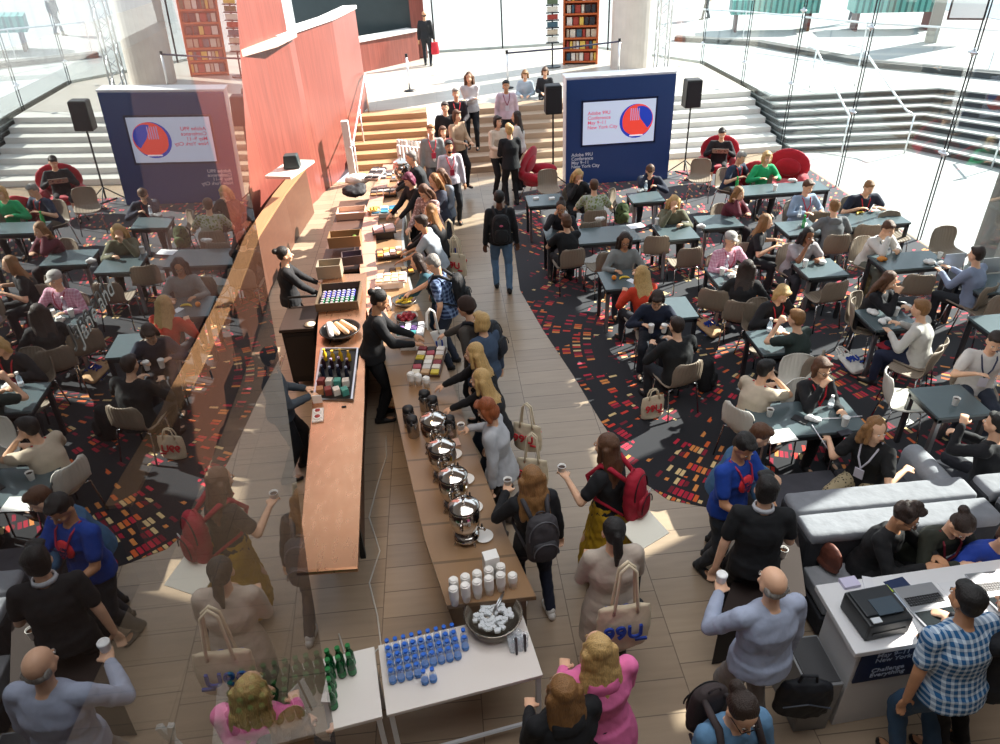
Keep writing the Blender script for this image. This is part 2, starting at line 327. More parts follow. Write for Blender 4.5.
# unseen piers added beyond the frame: they cut the sun into the streaks on the carpet
UNSEEN_STONE = mat('8F8A84', .7, kind='stone')
for i, (y, wd) in enumerate([(4.1, 1.5), (5.8, .5), (7.35, .75), (8.75, .6), (10.1, .5)]):
    struct('wall_sunblock_pier_%d' % (i+1), [box((8.95, y, 3.4), (.35, wd, 6.8))], UNSEEN_STONE)
for i, (y, wd) in enumerate([(11.9, .7), (13.6, .6), (15.4, .4)]):  # unseen fins added above the view to break up the sun
    struct('wall_sunblock_fin_%d' % (i+1), [box((8.95, y, 6.2), (.35, wd, 2.3))], UNSEEN_STONE)
for i, (y0, y1) in enumerate([(11.7, 17.3), (18.2, 19.7), (20.1, 20.6), (20.9, 22.6)]): struct('trim_sunblock_beam_%d' % (i+1), [box((8.75, (y0+y1)/2, 6.35), (.3, y1-y0, 2.5))], UNSEEN_STONE)  # unseen blockers added to shade the corridor, gaps let sun streaks in
struct('wall_right_near', [box((8.75, -.6, 3.7), (.3, 7.2, 7.6))], UNSEEN_STONE)
struct('trim_unseen_head', [box((8.7, 5.5, 6.75), (.4, 12.4, 2.6))], UNSEEN_STONE)  # unseen head, underside placed to shape the sun patches on the floor
# outside: paving, curved bank of steps, upper plaza, street
struct('ground_terrace', [box((14.6, 9, -.06), (12, 22, .12))], PAVE)
SD = mat('4A4C4C', .8, kind='stone', f=4); SL = mat('B0B2B0', .6, kind='stone')
for i in range(7):
    y0 = 17.25+.26*i; x0 = 12.05+.34*i; z = .15*(i+1)
    poly = [(8.7, y0), (11.6+.25*i, y0-.35), (x0+.55, y0-2.2), (x0+1.6, y0-6), (28, y0-9), (28, 30), (8.7, 30)]
    struct('ground_step_%d' % (i+1), [prism(poly, z-.15, z-.035)], SD)
    pl = [(8.7, y0-.04), (11.58+.25*i, y0-.40), (x0+.5, y0-2.25), (x0+1.55, y0-6.03), (28, y0-9.05), (28, 30), (8.7, 30)]
    struct('trim_step_nosing_%d' % (i+1), [prism(pl, z-.035, z)], SL)
struct('ground_plaza', [prism([(8.7, 19.6), (15, 19.2), (40, 12), (60, 60), (-20, 60), (-20, 29.6), (5.2, 29.6), (8.7, 24)], .9, 1.055)], PAVE)
struct('trim_plaza_kerb', [prism([(9, 28.3), (11.3, 26.2), (12.8, 21.6), (15.2, 18.6), (20, 14.5), (20.4, 14.8), (15.6, 18.9), (13.2, 21.8), (11.6, 26.5), (9.2, 28.7)], 1.055, 1.2)], SD)
struct('ground_street', [prism([(22, 18), (60, 12), (60, 60), (22, 60)], 1.04, 1.07)], mat('6F8494', .6, kind='stone'))
HR = mat('E9EBEE', .3, .7)
def rail(name, pts, label, posts=None, r=.025):
    e = empty(name, (0, 0, 0)); tag(e, label, 'handrail'); mesh_obj('rail', [tube(pts, r)], HR, e, smooth=True)
    for q in (posts or pts): mesh_obj('post', [tube([(q[0], q[1], q[3] if len(q) > 3 else 0), (q[0], q[1], q[2])], r*.8)], HR, e, smooth=True)
    return e
rail('handrail', [(9.9, 16.9, .9), (10.0, 17.3, .95), (10.05, 19.4, 2.0), (10.05, 19.9, 2.0)], 'white metal handrail climbing the outdoor steps, nearer the blue kiosk', [(9.9, 16.9, .9, 0), (10.05, 19.4, 2.0, 1.05)])
rail('handrail', [(11.3, 16.5, .9), (11.3, 16.9, .95), (11.2, 19.2, 2.0), (11.1, 19.8, 2.0)], 'white metal handrail in the middle of the outdoor steps', [(11.3, 16.5, .9, 0), (11.2, 19.2, 2.0, 1.05)])
rail('handrail', [(12.4, 14.9, .9), (12.8, 15.0, .95), (14.6, 16.6, 2.0), (15.2, 16.8, 2.0)], 'white metal handrail at the bend of the outdoor steps, at the right edge', [(12.4, 14.9, .9, 0), (14.6, 16.6, 2.0, 1.05)])
gr = empty('glass_railing', (0, 0, 1.05)); tag(gr, 'long white topped railing along the upper plaza outside the glass', 'railing')
rp = [(9.5, 29.2), (11.2, 27.2), (13.4, 23.0), (15.7, 20.2), (18.2, 17.8), (21, 15.6)]
mesh_obj('top_rail', [tube([(x, y, 1.0) for x, y in rp], .03)], HR, gr)
for x, y in rp: mesh_obj('post', [tube([(x, y, 0), (x, y, 1)], .02)], HR, gr)
# white column, truss tower and folded metal barrier of the lobby
struct('wall_column', [cyl((6.3, 24.2, 1), .66, 6, 32)], mat('D9D0C6', .5, kind='stone'))
tr = empty('truss_tower', (6.95, 23.0, 1.0)); tag(tr, 'tall silver lattice truss tower standing beside the white column', 'truss')
for k, (x, y) in enumerate([(-.17, -.17), (.17, -.17), (.17, .17), (-.17, .17)]):
    mesh_obj('chord', [tube([(x, y, 0), (x, y, 6)], .025)], STEEL, tr, smooth=True)
    x2, y2 = [(-.17, -.17), (.17, -.17), (.17, .17), (-.17, .17)][(k+1) % 4]
    mesh_obj('lacing', [tube([(x, y, .3*j), (x2, y2, .3*j+.3)], .012, 5) if j % 2 == 0 else tube([(x2, y2, .3*j), (x, y, .3*j+.3)], .012, 5) for j in range(19)], STEEL, tr)
mesh_obj('base_plate', [box((0, 0, .02), (.5, .5, .04))], STEEL, tr)
lf = empty('spotlight', (6.5, 22.7, 4.6)); tag(lf, 'black theatre spotlight clamped high on the truss tower', 'lamp')
mesh_obj('lamp_body', [ell((0, 0, 0), (.16, .24, .16))], mat('1C1C1E', .5), lf, smooth=True); mesh_obj('bracket', [tube([(-.2, 0, 0), (-.2, 0, .3), (.2, 0, .3), (.2, 0, 0)], .015)], mat('1C1C1E', .5), lf)
ORNG = mat('D06A2E', .5, kind='wood', sc=(4, 4, 4), c2='A84E20')
bs = empty('bookshelf', (4.85, 25.3, 1.0), math.radians(-14)); tag(bs, 'tall orange brochure rack with crowded shelves at the back of the lobby', 'bookshelf')
mesh_obj('side_panel', [box((-.55, 0, 1.5), (.06, .35, 3.0))], ORNG, bs); mesh_obj('side_panel', [box((.55, 0, 1.5), (.06, .35, 3.0))], ORNG, bs)
mesh_obj('back_panel', [box((0, .16, 1.5), (1.1, .03, 3.0))], mat('8E431C', .6), bs)
for k in range(9): mesh_obj('shelf', [box((0, 0, .08+.36*k), (1.06, .34, .05))], ORNG, bs)
bc = ['E8E4DA', 'C7B7A0', '3E5F6E', 'A33B2E', 'D8D2C2', '5B6B4F', 'E2C25A', '2E2E33']
for k in range(8):
    x = -.47
    while x < .45:
        wd = random.choice([.09, .14, .19]); o = mesh_obj('brochure', [box((0, 0, .12), (wd*.9, .04, .24))], mat(random.choice(bc), .6), None, bev=.003)
        a_ = math.radians(-14); lx, ly = x+wd/2, -.05; o.location = (4.85+lx*math.cos(a_)-ly*math.sin(a_), 25.3+lx*math.sin(a_)+ly*math.cos(a_), 1.0+.105+.36*k); o.rotation_euler = (0, 0, a_)
        tag(o, 'small brochure standing on a shelf of the orange rack in the lobby', 'brochure', 'brochures in the orange rack'); x += wd+.02
mr = empty('magazine_rack', (3.85, 25.0, 1.0)); tag(mr, 'narrow dark magazine stand left of the orange rack', 'rack')
mesh_obj('pole', [tube([(0, 0, 0), (0, 0, 3)], .025)], DK, mr); mesh_obj('base', [cyl((0, 0, 0), .28, .03)], DK, mr)
for k in range(10): mesh_obj('tray', [box((0, -.03, .75+.22*k), (.42, .12, .03))], DK, mr); mesh_obj('leaflets', [box((0, -.02, .85+.22*k), (.34, .06, .15))], mat(bc[k % 8], .6), mr)
BLACK = mat('161618', .55); NAVY = mat('1F3F7C', .55)
# posts with belt
def stanchion(x, y, z, lab):
    e = empty('stanchion', (x, y, z)); tag(e, lab, 'barrier post'); mesh_obj('base', [lathe([(.17, 0), (.17, .02), (.03, .05)])], DK, e, smooth=True)
    mesh_obj('pole', [cyl((0, 0, .03), .03, .95)], HR, e, smooth=True); mesh_obj('head', [cyl((0, 0, .95), .04, .09)], DK, e); return e
q = P(410, 91, 1.0); stanchion(q.x, q.y, 1, 'white barrier post standing alone on the bright lobby floor')
q1 = P(508, 88, 1.0); stanchion(q1.x, q1.y, 1, 'barrier post at the left end of the dark belt in the lobby')
q2 = P(618, 75, 1.0); stanchion(q2.x, q2.y, 1, 'barrier post at the right end of the dark belt by the column')
tag(mesh_obj('barrier_belt', [tube([(q1.x, q1.y, 1.96), ((q1.x+q2.x)/2, (q1.y+q2.y)/2, 1.93), (q2.x, q2.y, 1.96)], .025)], mat('2A2440', .7)), 'dark belt stretched between two barrier posts above the steps', 'belt')
# stair handrail by the red wall
rail('handrail', [(-1.95, 20.7, 1.9), (-1.95, 20.2, 1.9), (-2.15, 17.4, .95), (-2.2, 17.0, .9)], 'curved metal handrail of the left stairs against the red wall', [(-1.95, 20.2, 1.9, 1.0), (-2.15, 17.4, .95, 0), (-2.05, 18.8, 1.4, .3)])
struct('trim_post_white', [box((-2.25, 17.15, .75), (.16, .16, 1.5))], WHITE)
# outdoor bits at the top edge
bn = empty('banner_stand', (17.3, 24.6, 1.05), -.5); tag(bn, 'grey street banner board with a red pointed mark, outside at the top right', 'banner')
mesh_obj('post', [box((-.5, 0, 1.7), (.35, .3, 3.4))], mat('9A9A92', .6), bn); mesh_obj('board', [box((.35, 0, 1.9), (1.1, .06, 2.4))], DK, bn)
pn = mesh_obj('panel', [box((.35, -.04, 1.9), (.98, .02, 2.28))], mat('D8D8D8', .5), bn)
mesh_obj('mark', [(np.array([(.05, -.056, 2.9), (.7, -.056, 2.9), (.3, -.056, 1.7), (.05, -.066, 2.9), (.7, -.066, 2.9), (.3, -.066, 1.7)]), [(0, 1, 2), (5, 4, 3), (0, 3, 4, 1), (1, 4, 5, 2), (2, 5, 3, 0)])], mat('C4434E', .5), pn)
for i, (x, y, wd) in enumerate([(13.2, 29.5, 3.2), (17.2, 28.0, 3.0)]):
    e = empty('street_bench', (x, y, 1.05), -.3); tag(e, ['teal slatted street stall', 'second teal slatted street stall'][i]+(' behind the plaza railing at the top edge'), 'stall')
    mesh_obj('top', [box((0, 0, .9), (wd, 1.3, .5))], mat('5FA39A', .5, kind='stripe', c2='2F6A66', f=30), e)
    for s_ in (-1, 1): mesh_obj('leg', [box((s_*wd*.42, 0, .33), (.1, .9, .66))], mat('5A2A2A', .6), e)
# ----------------------------------------------------------------- the pane beside the camera
pn_n = np.array([1, .0373, -.0356]); pn_n /= np.linalg.norm(pn_n); pn_c = -.1253
def pane(px, py):
    d = CF+CR*(px-500)/FPX-CU*(py-372)/FPX; return CP+d*pn_c/(pn_n@d)
ed = [pane(232, -60), pane(250, 190), pane(286, 400), pane(308, 570), pane(330, 700), pane(348, 830)]
ax = np.array([0, -1, 0.0]); ax -= pn_n*(ax@pn_n); ax /= np.linalg.norm(ax)
bk = [p+ax*(.62+p[1]-ed[0][1]) for p in ed]
V = [p for p in ed]+[p for p in bk]; n = len(ed)
V2 = [p-pn_n*.004 for p in V]
F = [tuple(range(n))+tuple(range(2*n-1, n-1, -1))]
F.append(tuple(i+2*n for i in F[0][::-1])); loop = F[0]
for i in range(len(loop)): a_, b_ = loop[i], loop[(i+1) % len(loop)]; F.append((a_, a_+2*n, b_+2*n, b_))
MIRR = glassmat('tinted_pane', (.52, .50, .48), .50)
TR0 = glassmat('pane_back', (1, 1, 1), 0.0)
pw = struct('window_20', [(np.array(V+V2), F)], TR0)
pw.data.materials.append(MIRR); pw.data.polygons[0].material_index = 1
pa, pb = pane(78, 345), pane(146, 236)

pvx = Vector(pb-pa).normalized(); pvn = Vector(pn_n); pvy = pvn.cross(pvx).normalized()
tx = text('lettering', 'Jane and', float(np.linalg.norm(pb-pa))*.125, mat('8A8C88', .6), pw, tuple(Vector(pa)+pvn*.0015), (0, 0, 0), .0002, 0)
tx.rotation_euler = Matrix((pvx, pvy, pvn)).transposed().to_euler()
# ================================================================= people
def rot(yaw, pitch=0, roll=0):
    cy, sy, cp_, sp, cr, sr = math.cos(yaw), math.sin(yaw), math.cos(pitch), math.sin(pitch), math.cos(roll), math.sin(roll)
    Rz = np.array([[cy, -sy, 0], [sy, cy, 0], [0, 0, 1]]); Rx = np.array([[1, 0, 0], [0, cp_, -sp], [0, sp, cp_]]); Ry = np.array([[cr, 0, sr], [0, 1, 0], [-sr, 0, cr]])
    return Rz@Rx@Ry
def ik(a, b, l1, l2, pole):
    a, b = np.array(a, float), np.array(b, float); d = b-a; L = np.linalg.norm(d)
    if L > (l1+l2)*.995: b = a+d/L*(l1+l2)*.995; d = b-a; L = np.linalg.norm(d)
    u = d/L; c = (l1*l1+L*L-l2*l2)/(2*L); h = math.sqrt(max(l1*l1-c*c, 1e-6)); p = np.array(pole, float); p -= u*(p@u); p /= np.linalg.norm(p)+1e-9
    return a+u*c+p*h, b
SK = {'f': 'E3B493', 'p': 'EBC3A6', 't': 'C48F6A', 'b': '8A5A3C', 'd': '6A4430'}
HC = {'black': '15110F', 'dark': '2E1F17', 'brown': '5A3A24', 'light': '8A6238', 'blonde': 'C6A268', 'ginger': '8E4A24', 'grey': '8E8A84', 'purple': '6A2440', 'fair': 'D8BC88'}
PEOPLE = {}
def hand(wr, fd, side, curl, R):
    """palm and five bent fingers; fd forearm direction, side +1 right"""
    fd = fd/np.linalg.norm(fd); up = np.array([0, 0, 1.]); lat = np.cross(fd, up); ln = np.linalg.norm(lat)
    lat = np.array([1., 0, 0]) if ln < .2 else lat/ln
    nrm = np.cross(lat, fd); pm = wr+fd*.055; parts = [ell(pm, (.042, .055, .018), np.array([lat, fd, nrm]).T, 8, 6)]
    for k, (o, ln) in enumerate([(-.032, .062), (-.011, .074), (.011, .070), (.031, .055)]):
        o2 = o*side; b = wr+fd*.095+lat*o2; m = b+(fd*math.cos(curl)-nrm*math.sin(curl))*ln*.5; e = m+(fd*math.cos(curl*2.1)-nrm*math.sin(curl*2.1))*ln*.5
        parts += [cap(wr+fd*.06+lat*o2*.9, b, .0105, .0105, 6, 2), cap(b, m, .0105, .0095, 6, 2), cap(m, e, .0095, .008, 6, 2)]
    tb = wr+fd*.03-lat*side*.03; tm = tb+(fd*.6-lat*side*.7-nrm*.3)*.042; te = tm+(fd*.9-lat*side*.1-nrm*.45)*.034
    return parts+[cap(tb, tm, .0135, .0115, 6, 2), cap(tm, te, .0115, .009, 6, 2)]
POSE = {  # left hand, right hand (local; x right, y forward, z up relative to sitting table height / standing hip)
 'sit': dict(rest=((-.17, .36, .80), (.17, .36, .80)), eat=((-.15, .38, .80), (.06, .34, 1.02)), eatL=((-.06, .34, 1.02), (.15, .38, .80)), lap=((-.12, .30, .66), (.12, .30, .66)), type=((-.12, .45, .80), (.12, .45, .80)), prop=((-.1, .40, .80), (.10, .26, 1.03)), read=((-.14, .34, .86), (.14, .34, .86)), armback=((-.3, -.05, .75), (.42, .0, .72)), write=((-.14, .42, .84), (.08, .44, .86))),
 'stand': dict(down=((-.27, .03, .80), (.27, .03, .80)), hold=((-.12, .32, 1.05), (.12, .32, 1.08)), cup=((-.26, .05, .82), (.16, .34, 1.22)), cupL=((-.16, .34, 1.22), (.26, .05, .82)), reach=((-.16, .55, 1.02), (.16, .50, 1.02)), reachR=((-.2, .1, .86), (.14, .62, 1.02)), reachL=((-.14, .62, 1.02), (.2, .12, .9)), cross=((.10, .22, 1.15), (-.10, .24, 1.18)), both=((-.14, .42, 1.0), (.14, .36, 1.06)), lean=((-.2, .45, .98), (.25, .42, .98)), work=((-.10, .50, 1.02), (.12, .48, 1.03)), cupRdown=((-.30, -.02, .80), (.13, .30, 1.1)), wallet=((-.08, .3, 1.1), (.1, .32, 1.1)), raise_=((-.2, .2, 1.35), (.26, .05, .82)))}
def person(px, py, kind, face, desc, top, bottom, hair, style, skin='f', sleeve='long', pose=None, lean=0.0, hy=0.0, hp=0.0, zb=0.0, s=1.0, near=False, shoes='1C1C1E', coat=0.0, skirt=None, wide=1.0, glasses=False, lany=None, topk='cloth', topx=None, collar=None, legs=None, cat='person', hat=None, hood=None, badge=True, apron=None, beard=False, boots=None, pantk='cloth', group=None, hoodcol=None, ytwist=0.0, shin=0.0):
    sit = kind == 'sit'; face_r = -math.radians(face); pose = pose or ('rest' if sit else 'down')
    female = style in ('long', 'bun', 'pony', 'bob', 'curlyup', 'wavy')
    vx = .0105 if near else .015
    hipz = .50 if sit else .93; ln = math.radians(lean+(6 if sit else 2)); td = np.array([0, math.sin(ln), math.cos(ln)]); tf = np.array([0, math.cos(ln), -math.sin(ln)])
    pel = np.array([0, 0, hipz]); chest = pel+td*.32; nb = pel+td*.50+tf*.01; sh = .172 if not female else .155; sh *= wide
    hd = np.array([0, math.sin(ln*.6), math.cos(ln*.6)]); hc = nb+hd*.165+tf*.03
    HR_ = rot(-math.radians(hy), -math.radians(hp)-ln*.5)
    hw = P(px, py, zb+hc[2]*s); cs, sn = math.cos(face_r), math.sin(face_r); hx, hyy = hc[0]*s, hc[1]*s
    ox, oy = hw.x-(hx*cs-hyy*sn), hw.y-(hx*sn+hyy*cs)
    root = empty('person', (ox, oy, zb), face_r); root.scale = (s, s, s); tag(root, desc, cat, group)
    skm = mat(SK[skin], .5, kind='skin'); H = lambda x, y, z: hc+HR_@np.array([x, y, z])
    hL, hRt = [np.array(q, float) for q in POSE[kind if sit else 'stand'][pose]]
    # body ---------------------------------------------------------------
    B = [ell(H(0, -.012, .035), (.076, .094, .088), HR_), ell(H(0, .022, -.035), (.058, .068, .078), HR_), ell(H(0, .05, -.085), (.034, .032, .026), HR_),
         cap(H(0, .085, .012), H(0, .105, -.022), .009, .015, 8), ell(H(.076, -.01, -.01), (.012, .026, .036), HR_, 8, 6), ell(H(-.076, -.01, -.01), (.012, .026, .036), HR_, 8, 6),
         ell(H(.036, .068, -.03), (.022, .018, .02), HR_, 8, 6), ell(H(-.036, .068, -.03), (.022, .018, .02), HR_, 8, 6), ell(H(0, .083, -.058), (.024, .012, .010), HR_, 8, 6),
         cap(nb-td*.06, H(0, -.02, -.07), .058, .050)]
    def torso(g):
        C = [pel-td*.06, pel+td*.04, pel+td*.17, chest, nb-td*.07, nb-td*.015]; rx = [.15, .16, .135 if female else .15, .165, .15, .075]; ry = [.10, .115, .095, .118, .085, .06]
        X = np.array([1., 0, 0]); return rings(C, [X*(q*wide+g) for q in rx], [tf*(q*wide**.7+g) for q in ry], 18)
    B.append(torso(0))
    shl = [nb-td*.055+np.array([-sh, 0, 0]), nb-td*.055+np.array([sh, 0, 0])]; el = []; wr = []
    for i, (S_, T) in enumerate(zip(shl, (hL, hRt))):
        sd_ = -1 if i == 0 else 1; e, wv = ik(S_, T, .285, .255, (sd_*.6, .6, -1) if np.linalg.norm(T-S_) < .36 else (sd_*.55, -.5, -1)); el.append(e); wr.append(wv)
        B += [cap(nb-td*.05+np.array([sd_*.05, 0, 0]), S_, .052, .056), cap(S_, e, .050, .040), cap(e, wv, .040, .027)]
        B += hand(wv, (wv-e)*.8+np.array([0, .03, -.02 if sit else 0.0]), sd_, .75 if pose in ('hold', 'cup', 'cupL', 'eat', 'eatL', 'wallet') else .4, None)
    # legs
    hip = [pel+np.array([-.09*wide, 0, -.03]), pel+np.array([.09*wide, 0, -.03])]; kn = []; an = []
    for i in range(2):
        sd_ = -1 if i == 0 else 1
        if sit: k_ = hip[i]+np.array([sd_*.05, .41, .0]); a_ = np.array([k_[0]+sd_*.01, k_[1]-.04+(.12 if (i == 0) == (shin > 0) else 0)*abs(shin), .09])
        else:
            st = legs or ((0.02, -.02)); a_ = np.array([hip[i][0]*1.15, st[i], .09]); k_, a_ = ik(hip[i], a_, .435, .43, (sd_*.1, 1, 0))
        kn.append(k_); an.append(a_); B += [cap(hip[i], k_, .085, .058), cap(k_, a_, .055, .036), ell(a_+np.array([0, .06, -.05]), (.04, .12, .035), None, 8, 6)]
    hm = mat(HC[hair], .55, kind='hair'); dk = mat('1B1512', .4); EX = []
    for sx in (-1, 1):
        EX += [(ell(H(sx*.030, .081, .004), (.0125, .006, .0065), HR_, 8, 5), mat('F2EEE8', .3)), (ell(H(sx*.030, .0855, .004), (.0045, .003, .0045), HR_, 6, 5), dk),
               (tube([H(sx*.016, .089, .022), H(sx*.032, .090, .027), H(sx*.047, .078, .021)], .0026, 5), hm)]
    EX.append((ell(H(0, .094, -.056), (.021, .005, .0055), HR_, 8, 5), mat('A65A50', .4)))
    if beard: EX.append((ell(H(0, .052, -.082), (.047, .046, .034), HR_, 10, 7), mat('2A1E18', .8)))
    fuse('body', B, skm, vx, 2, root, extras=EX)
    # clothing -----------------------------------------------------------
    g = .020; T_ = [torso(g)]; tm = mat(top, .85, kind=topk, **(topx or {}))
    if coat: T_.append(rings([pel+td*.05, pel-td*.10 if not sit else pel-td*.05, pel+np.array([0, 0, -coat]) if not sit else pel+np.array([0, .02, -.10])], [np.array([q*wide, 0, 0]) for q in (.18, .215, .228)], [np.array([0, q*wide, 0]) for q in (.14, .172, .185)], 18))
    else: T_.append(rings([pel+td*.06, pel-np.array([0, 0, .07])], [np.array([q*wide+.012, 0, 0]) for q in (.178, .190)], [np.array([0, q*wide+.012, 0]) for q in (.134, .146)], 18))
    for i in range(2):
        sd_ = -1 if i == 0 else 1; S_, e, wv = shl[i], el[i], wr[i]
        T_ += [cap(nb-td*.05+np.array([sd_*.05, 0, 0]), S_, .064, .066), ell(S_, (.070, .070, .070))]
        if sleeve == 'none': continue
        if sleeve == 'short': T_.append(cap(S_, S_*.35+e*.65, .072, .066)); continue
        T_.append(cap(S_, e, .072, .056))
        if sleeve == 'long': T_.append(cap(e, wv*.97+e*.03, .056, .042))
        else: T_.append(cap(e, e*.6+wv*.4, .056, .050))
    tp = fuse('shirt' if not coat else 'coat', T_, tm, vx*1.25, 3, root, disp=.007 if near else .007)
    if collar: mesh_obj('collar', [rings([nb-td*.0+tf*.01, nb+td*.035+tf*.005], [np.array([.078, 0, 0]), np.array([.068, 0, 0])], [tf*.074, tf*.066], 18, False)], mat(collar, .8), root, smooth=True, solid=.012)
    if hood: fuse('hood', [ell(nb-tf*.085-td*.07, (.12, .05, .075)), ell(nb-tf*.03-td*.015+np.array([.085, 0, 0]), (.04, .07, .035)), ell(nb-tf*.03-td*.015-np.array([.085, 0, 0]), (.04, .07, .035))], mat(hood, .9, kind='cloth'), vx*1.3, 3, root, disp=.008)
    pm_ = mat(bottom, .85, kind=pantk if pantk != 'cloth' else 'cloth', **({'c2': '1E1812', 'f': 34, 'th': .30} if pantk == 'spots' else {}))
    if skirt and not sit: fuse('skirt', [rings([pel+td*.10, pel, pel-np.array([0, 0, skirt*.5]), pel-np.array([0, 0, skirt])], [np.array([q, 0, 0]) for q in (.165, .20, .255, .31)], [np.array([0, q, 0]) for q in (.125, .155, .215, .27)], 22)], pm_, vx*1.3, 3, root, disp=.016)
    else:
        L_ = [rings([pel-np.array([0, 0, .09]), pel, pel+td*.08], [np.array([q*wide, 0, 0]) for q in (.150, .172, .168)], [np.array([0, q*wide, 0]) for q in (.11, .13, .12)], 16)]
        for i in range(2):
            L_ += [cap(hip[i], kn[i], .102*wide**.5, .072)]
            if skirt: continue
            end = an[i] if not boots else kn[i]*.4+an[i]*.6
            L_.append(cap(kn[i], end, .070, .054))
        fuse('skirt' if skirt else 'trousers', L_, pm_, vx*1.4, 3, root, disp=.009)
    for i in range(2):
        f_ = an[i]; sp = [rings([f_+np.array([0, y, -.05+dz]) for y, dz in ((-.075, 0), (-.05, .005), (.02, .005), (.09, -.006), (.155, -.014), (.18, -.02))], [np.array([q, 0, 0]) for q in (.022, .036, .04, .047, .038, .015)], [np.array([0, 0, q]) for q in (.03, .045, .045, .034, .026, .012)], 12), cap(f_+np.array([0, -.01, 0]), f_+np.array([0, 0, -.04]), .045, .045)]
        if boots: sp.append(cap(kn[i]*.15+f_*.85+np.array([0, 0, .12]), f_, .068, .052))
        mesh_obj('boot' if boots else 'shoe', sp, mat(boots or shoes, .6), root, smooth=True)
    # hair ----------------------------------------------------------------
    hv = vx*1.0; D = .006; cs_ = [ell(H(0, -.026, .050), (.087, .094, .088), HR_)]
    def strand(x, y0, z0, x1, y1, z1, a, b): return cap(H(x, y0, z0), H(x1, y1, z1), a, b, 8)
    if style == 'bald': cs_ = [ell(H(sx*.066, -.045, -.005), (.014, .05, .035), HR_, 8, 6) for sx in (-1, 1)]+[ell(H(0, -.083, -.02), (.06, .018, .035), HR_, 8, 6)]; D = .001
    elif style == 'short': cs_.append(ell(H(0, -.05, .01), (.078, .06, .085), HR_)); cs_.append(ell(H(0, .035, .094), (.062, .048, .028), HR_))
    elif style == 'curlyup': cs_ += [ell(H(x, y, z), (.046,)*3) for x, y, z in ((-.05, -.02, .12), (.05, -.02, .12), (0, .03, .135), (0, -.07, .12), (-.04, -.08, .06), (.04, -.08, .06), (0, -.02, .16))]; D = .016
    elif style == 'bun': cs_ += [ell(H(0, -.06, .01), (.072, .055, .075), HR_), ell(H(0, -.125, .075), (.045, .042, .042), HR_)]
    elif style == 'topbun': cs_ += [ell(H(0, -.06, .01), (.072, .055, .075), HR_), ell(H(0, -.06, .15), (.045, .042, .038), HR_)]
    elif style == 'pony': cs_ += [ell(H(0, -.06, .01), (.074, .055, .075), HR_), strand(0, -.11, .05, 0, -.15, -.06, .034, .036), strand(0, -.15, -.06, 0, -.13, -.22, .036, .014)]
    elif style == 'bob': cs_ += [ell(H(0, -.04, -.02), (.094, .075, .10), HR_), strand(-.08, -.0, .03, -.083, .0, -.085, .03, .028), strand(.08, -.0, .03, .083, .0, -.085, .03, .028), ell(H(0, .055, .095), (.07, .04, .03), HR_)]
    elif style in ('long', 'wavy'):
        wv_ = .012 if style == 'wavy' else 0; sg = 1
        cs_ += [ell(H(0, -.045, -.01), (.090, .07, .10), HR_)]
        for k, x in enumerate((-.085, -.062, -.032, 0, .032, .062, .085)):
            y_ = -.05-.05*math.cos(x*16); sg = -sg
            lo = hc+np.array([0, 0, 0]); p0 = H(x, y_*.7, .02); p1 = H(x*1.12, y_, -.14); bk_ = nb-tf*(.085+.03*math.cos(x*16))-td*(.16+.02*(k % 3)); p2 = np.array([x*1.25+wv_*sg, bk_[1], bk_[2]])
            cs_ += [cap(p0, p1, .036, .036, 8), cap(p1, p2, .036+wv_*.6, .022+wv_, 8)]
        cs_.append(strand(-.074, .02, .04, -.084, .02, -.12, .018, .024)); cs_.append(strand(.074, .02, .04, .084, .02, -.12, .018, .024)); D = .010 if style == 'wavy' else .007
    elif style == 'grown': cs_ += [ell(H(0, -.05, .0), (.082, .066, .095), HR_), ell(H(0, .045, .10), (.07, .05, .035), HR_)]; D = .012
    fuse('hair', cs_, hm, hv, 1, root, disp=D)
    if hat == 'cap': fuse('cap', [ell(H(0, -.015, .065), (.094, .108, .075), HR_), ell(H(0, .12, .055), (.06, .07, .010), HR_)], mat(hoodcol or '9A9A9C', .9, kind='cloth'), vx, 1, root)
    if hat == 'beanie': fuse('beanie', [ell(H(0, -.02, .055), (.098, .112, .105), HR_), ell(H(0, -.03, .02), (.100, .110, .055), HR_)], mat(hoodcol or '4A3A34', .9, kind='cloth'), vx, 2, root, disp=.003)
    if glasses:
        gm = mat('141414', .3); gl = [tube([H(sx*.032+.022*math.cos(a), .100, .004+.018*math.sin(a)) for a in np.linspace(0, 6.283, 13)], .0028, 5) for sx in (-1, 1)]
        gl += [tube([H(-.012, .102, .006), H(.012, .102, .006)], .0025, 5)]+[tube([H(sx*.054, .098, .006), H(sx*.078, .0, .004)], .0025, 5) for sx in (-1, 1)]
        mesh_obj('glasses', gl, gm, root)
    if lany:
        fr = chest+tf*(.118*wide**.7+.034); lm = mat(lany, .7)
        mesh_obj('lanyard', [tube([nb+np.array([sx*.075, 0, .01])-tf*.03, nb+np.array([sx*.075, 0, 0])+tf*.085-td*.03, chest+td*.05+np.array([sx*.05, 0, 0])+tf*.155, fr-td*.06+tf*.02], .009, 5) for sx in (-1, 1)], lm, root)
        if badge: mesh_obj('badge', [(lambda c: (np.array([c+np.array([a*.045, 0, 0])+td*b*.06+tf*d for d in (0, .006) for a, b in ((-1, -1), (1, -1), (1, 1), (-1, 1))]), [(3, 2, 1, 0), (4, 5, 6, 7), (0, 1, 5, 4), (1, 2, 6, 5), (2, 3, 7, 6), (3, 0, 4, 7)]))(fr-td*.12+tf*.03)], mat('D8D4E0' if lany != 'C02030' else 'B8304A', .5), root)
    M = Matrix.Translation((ox, oy, zb))@Matrix.Rotation(face_r, 4, 'Z')@Matrix.Scale(s, 4)
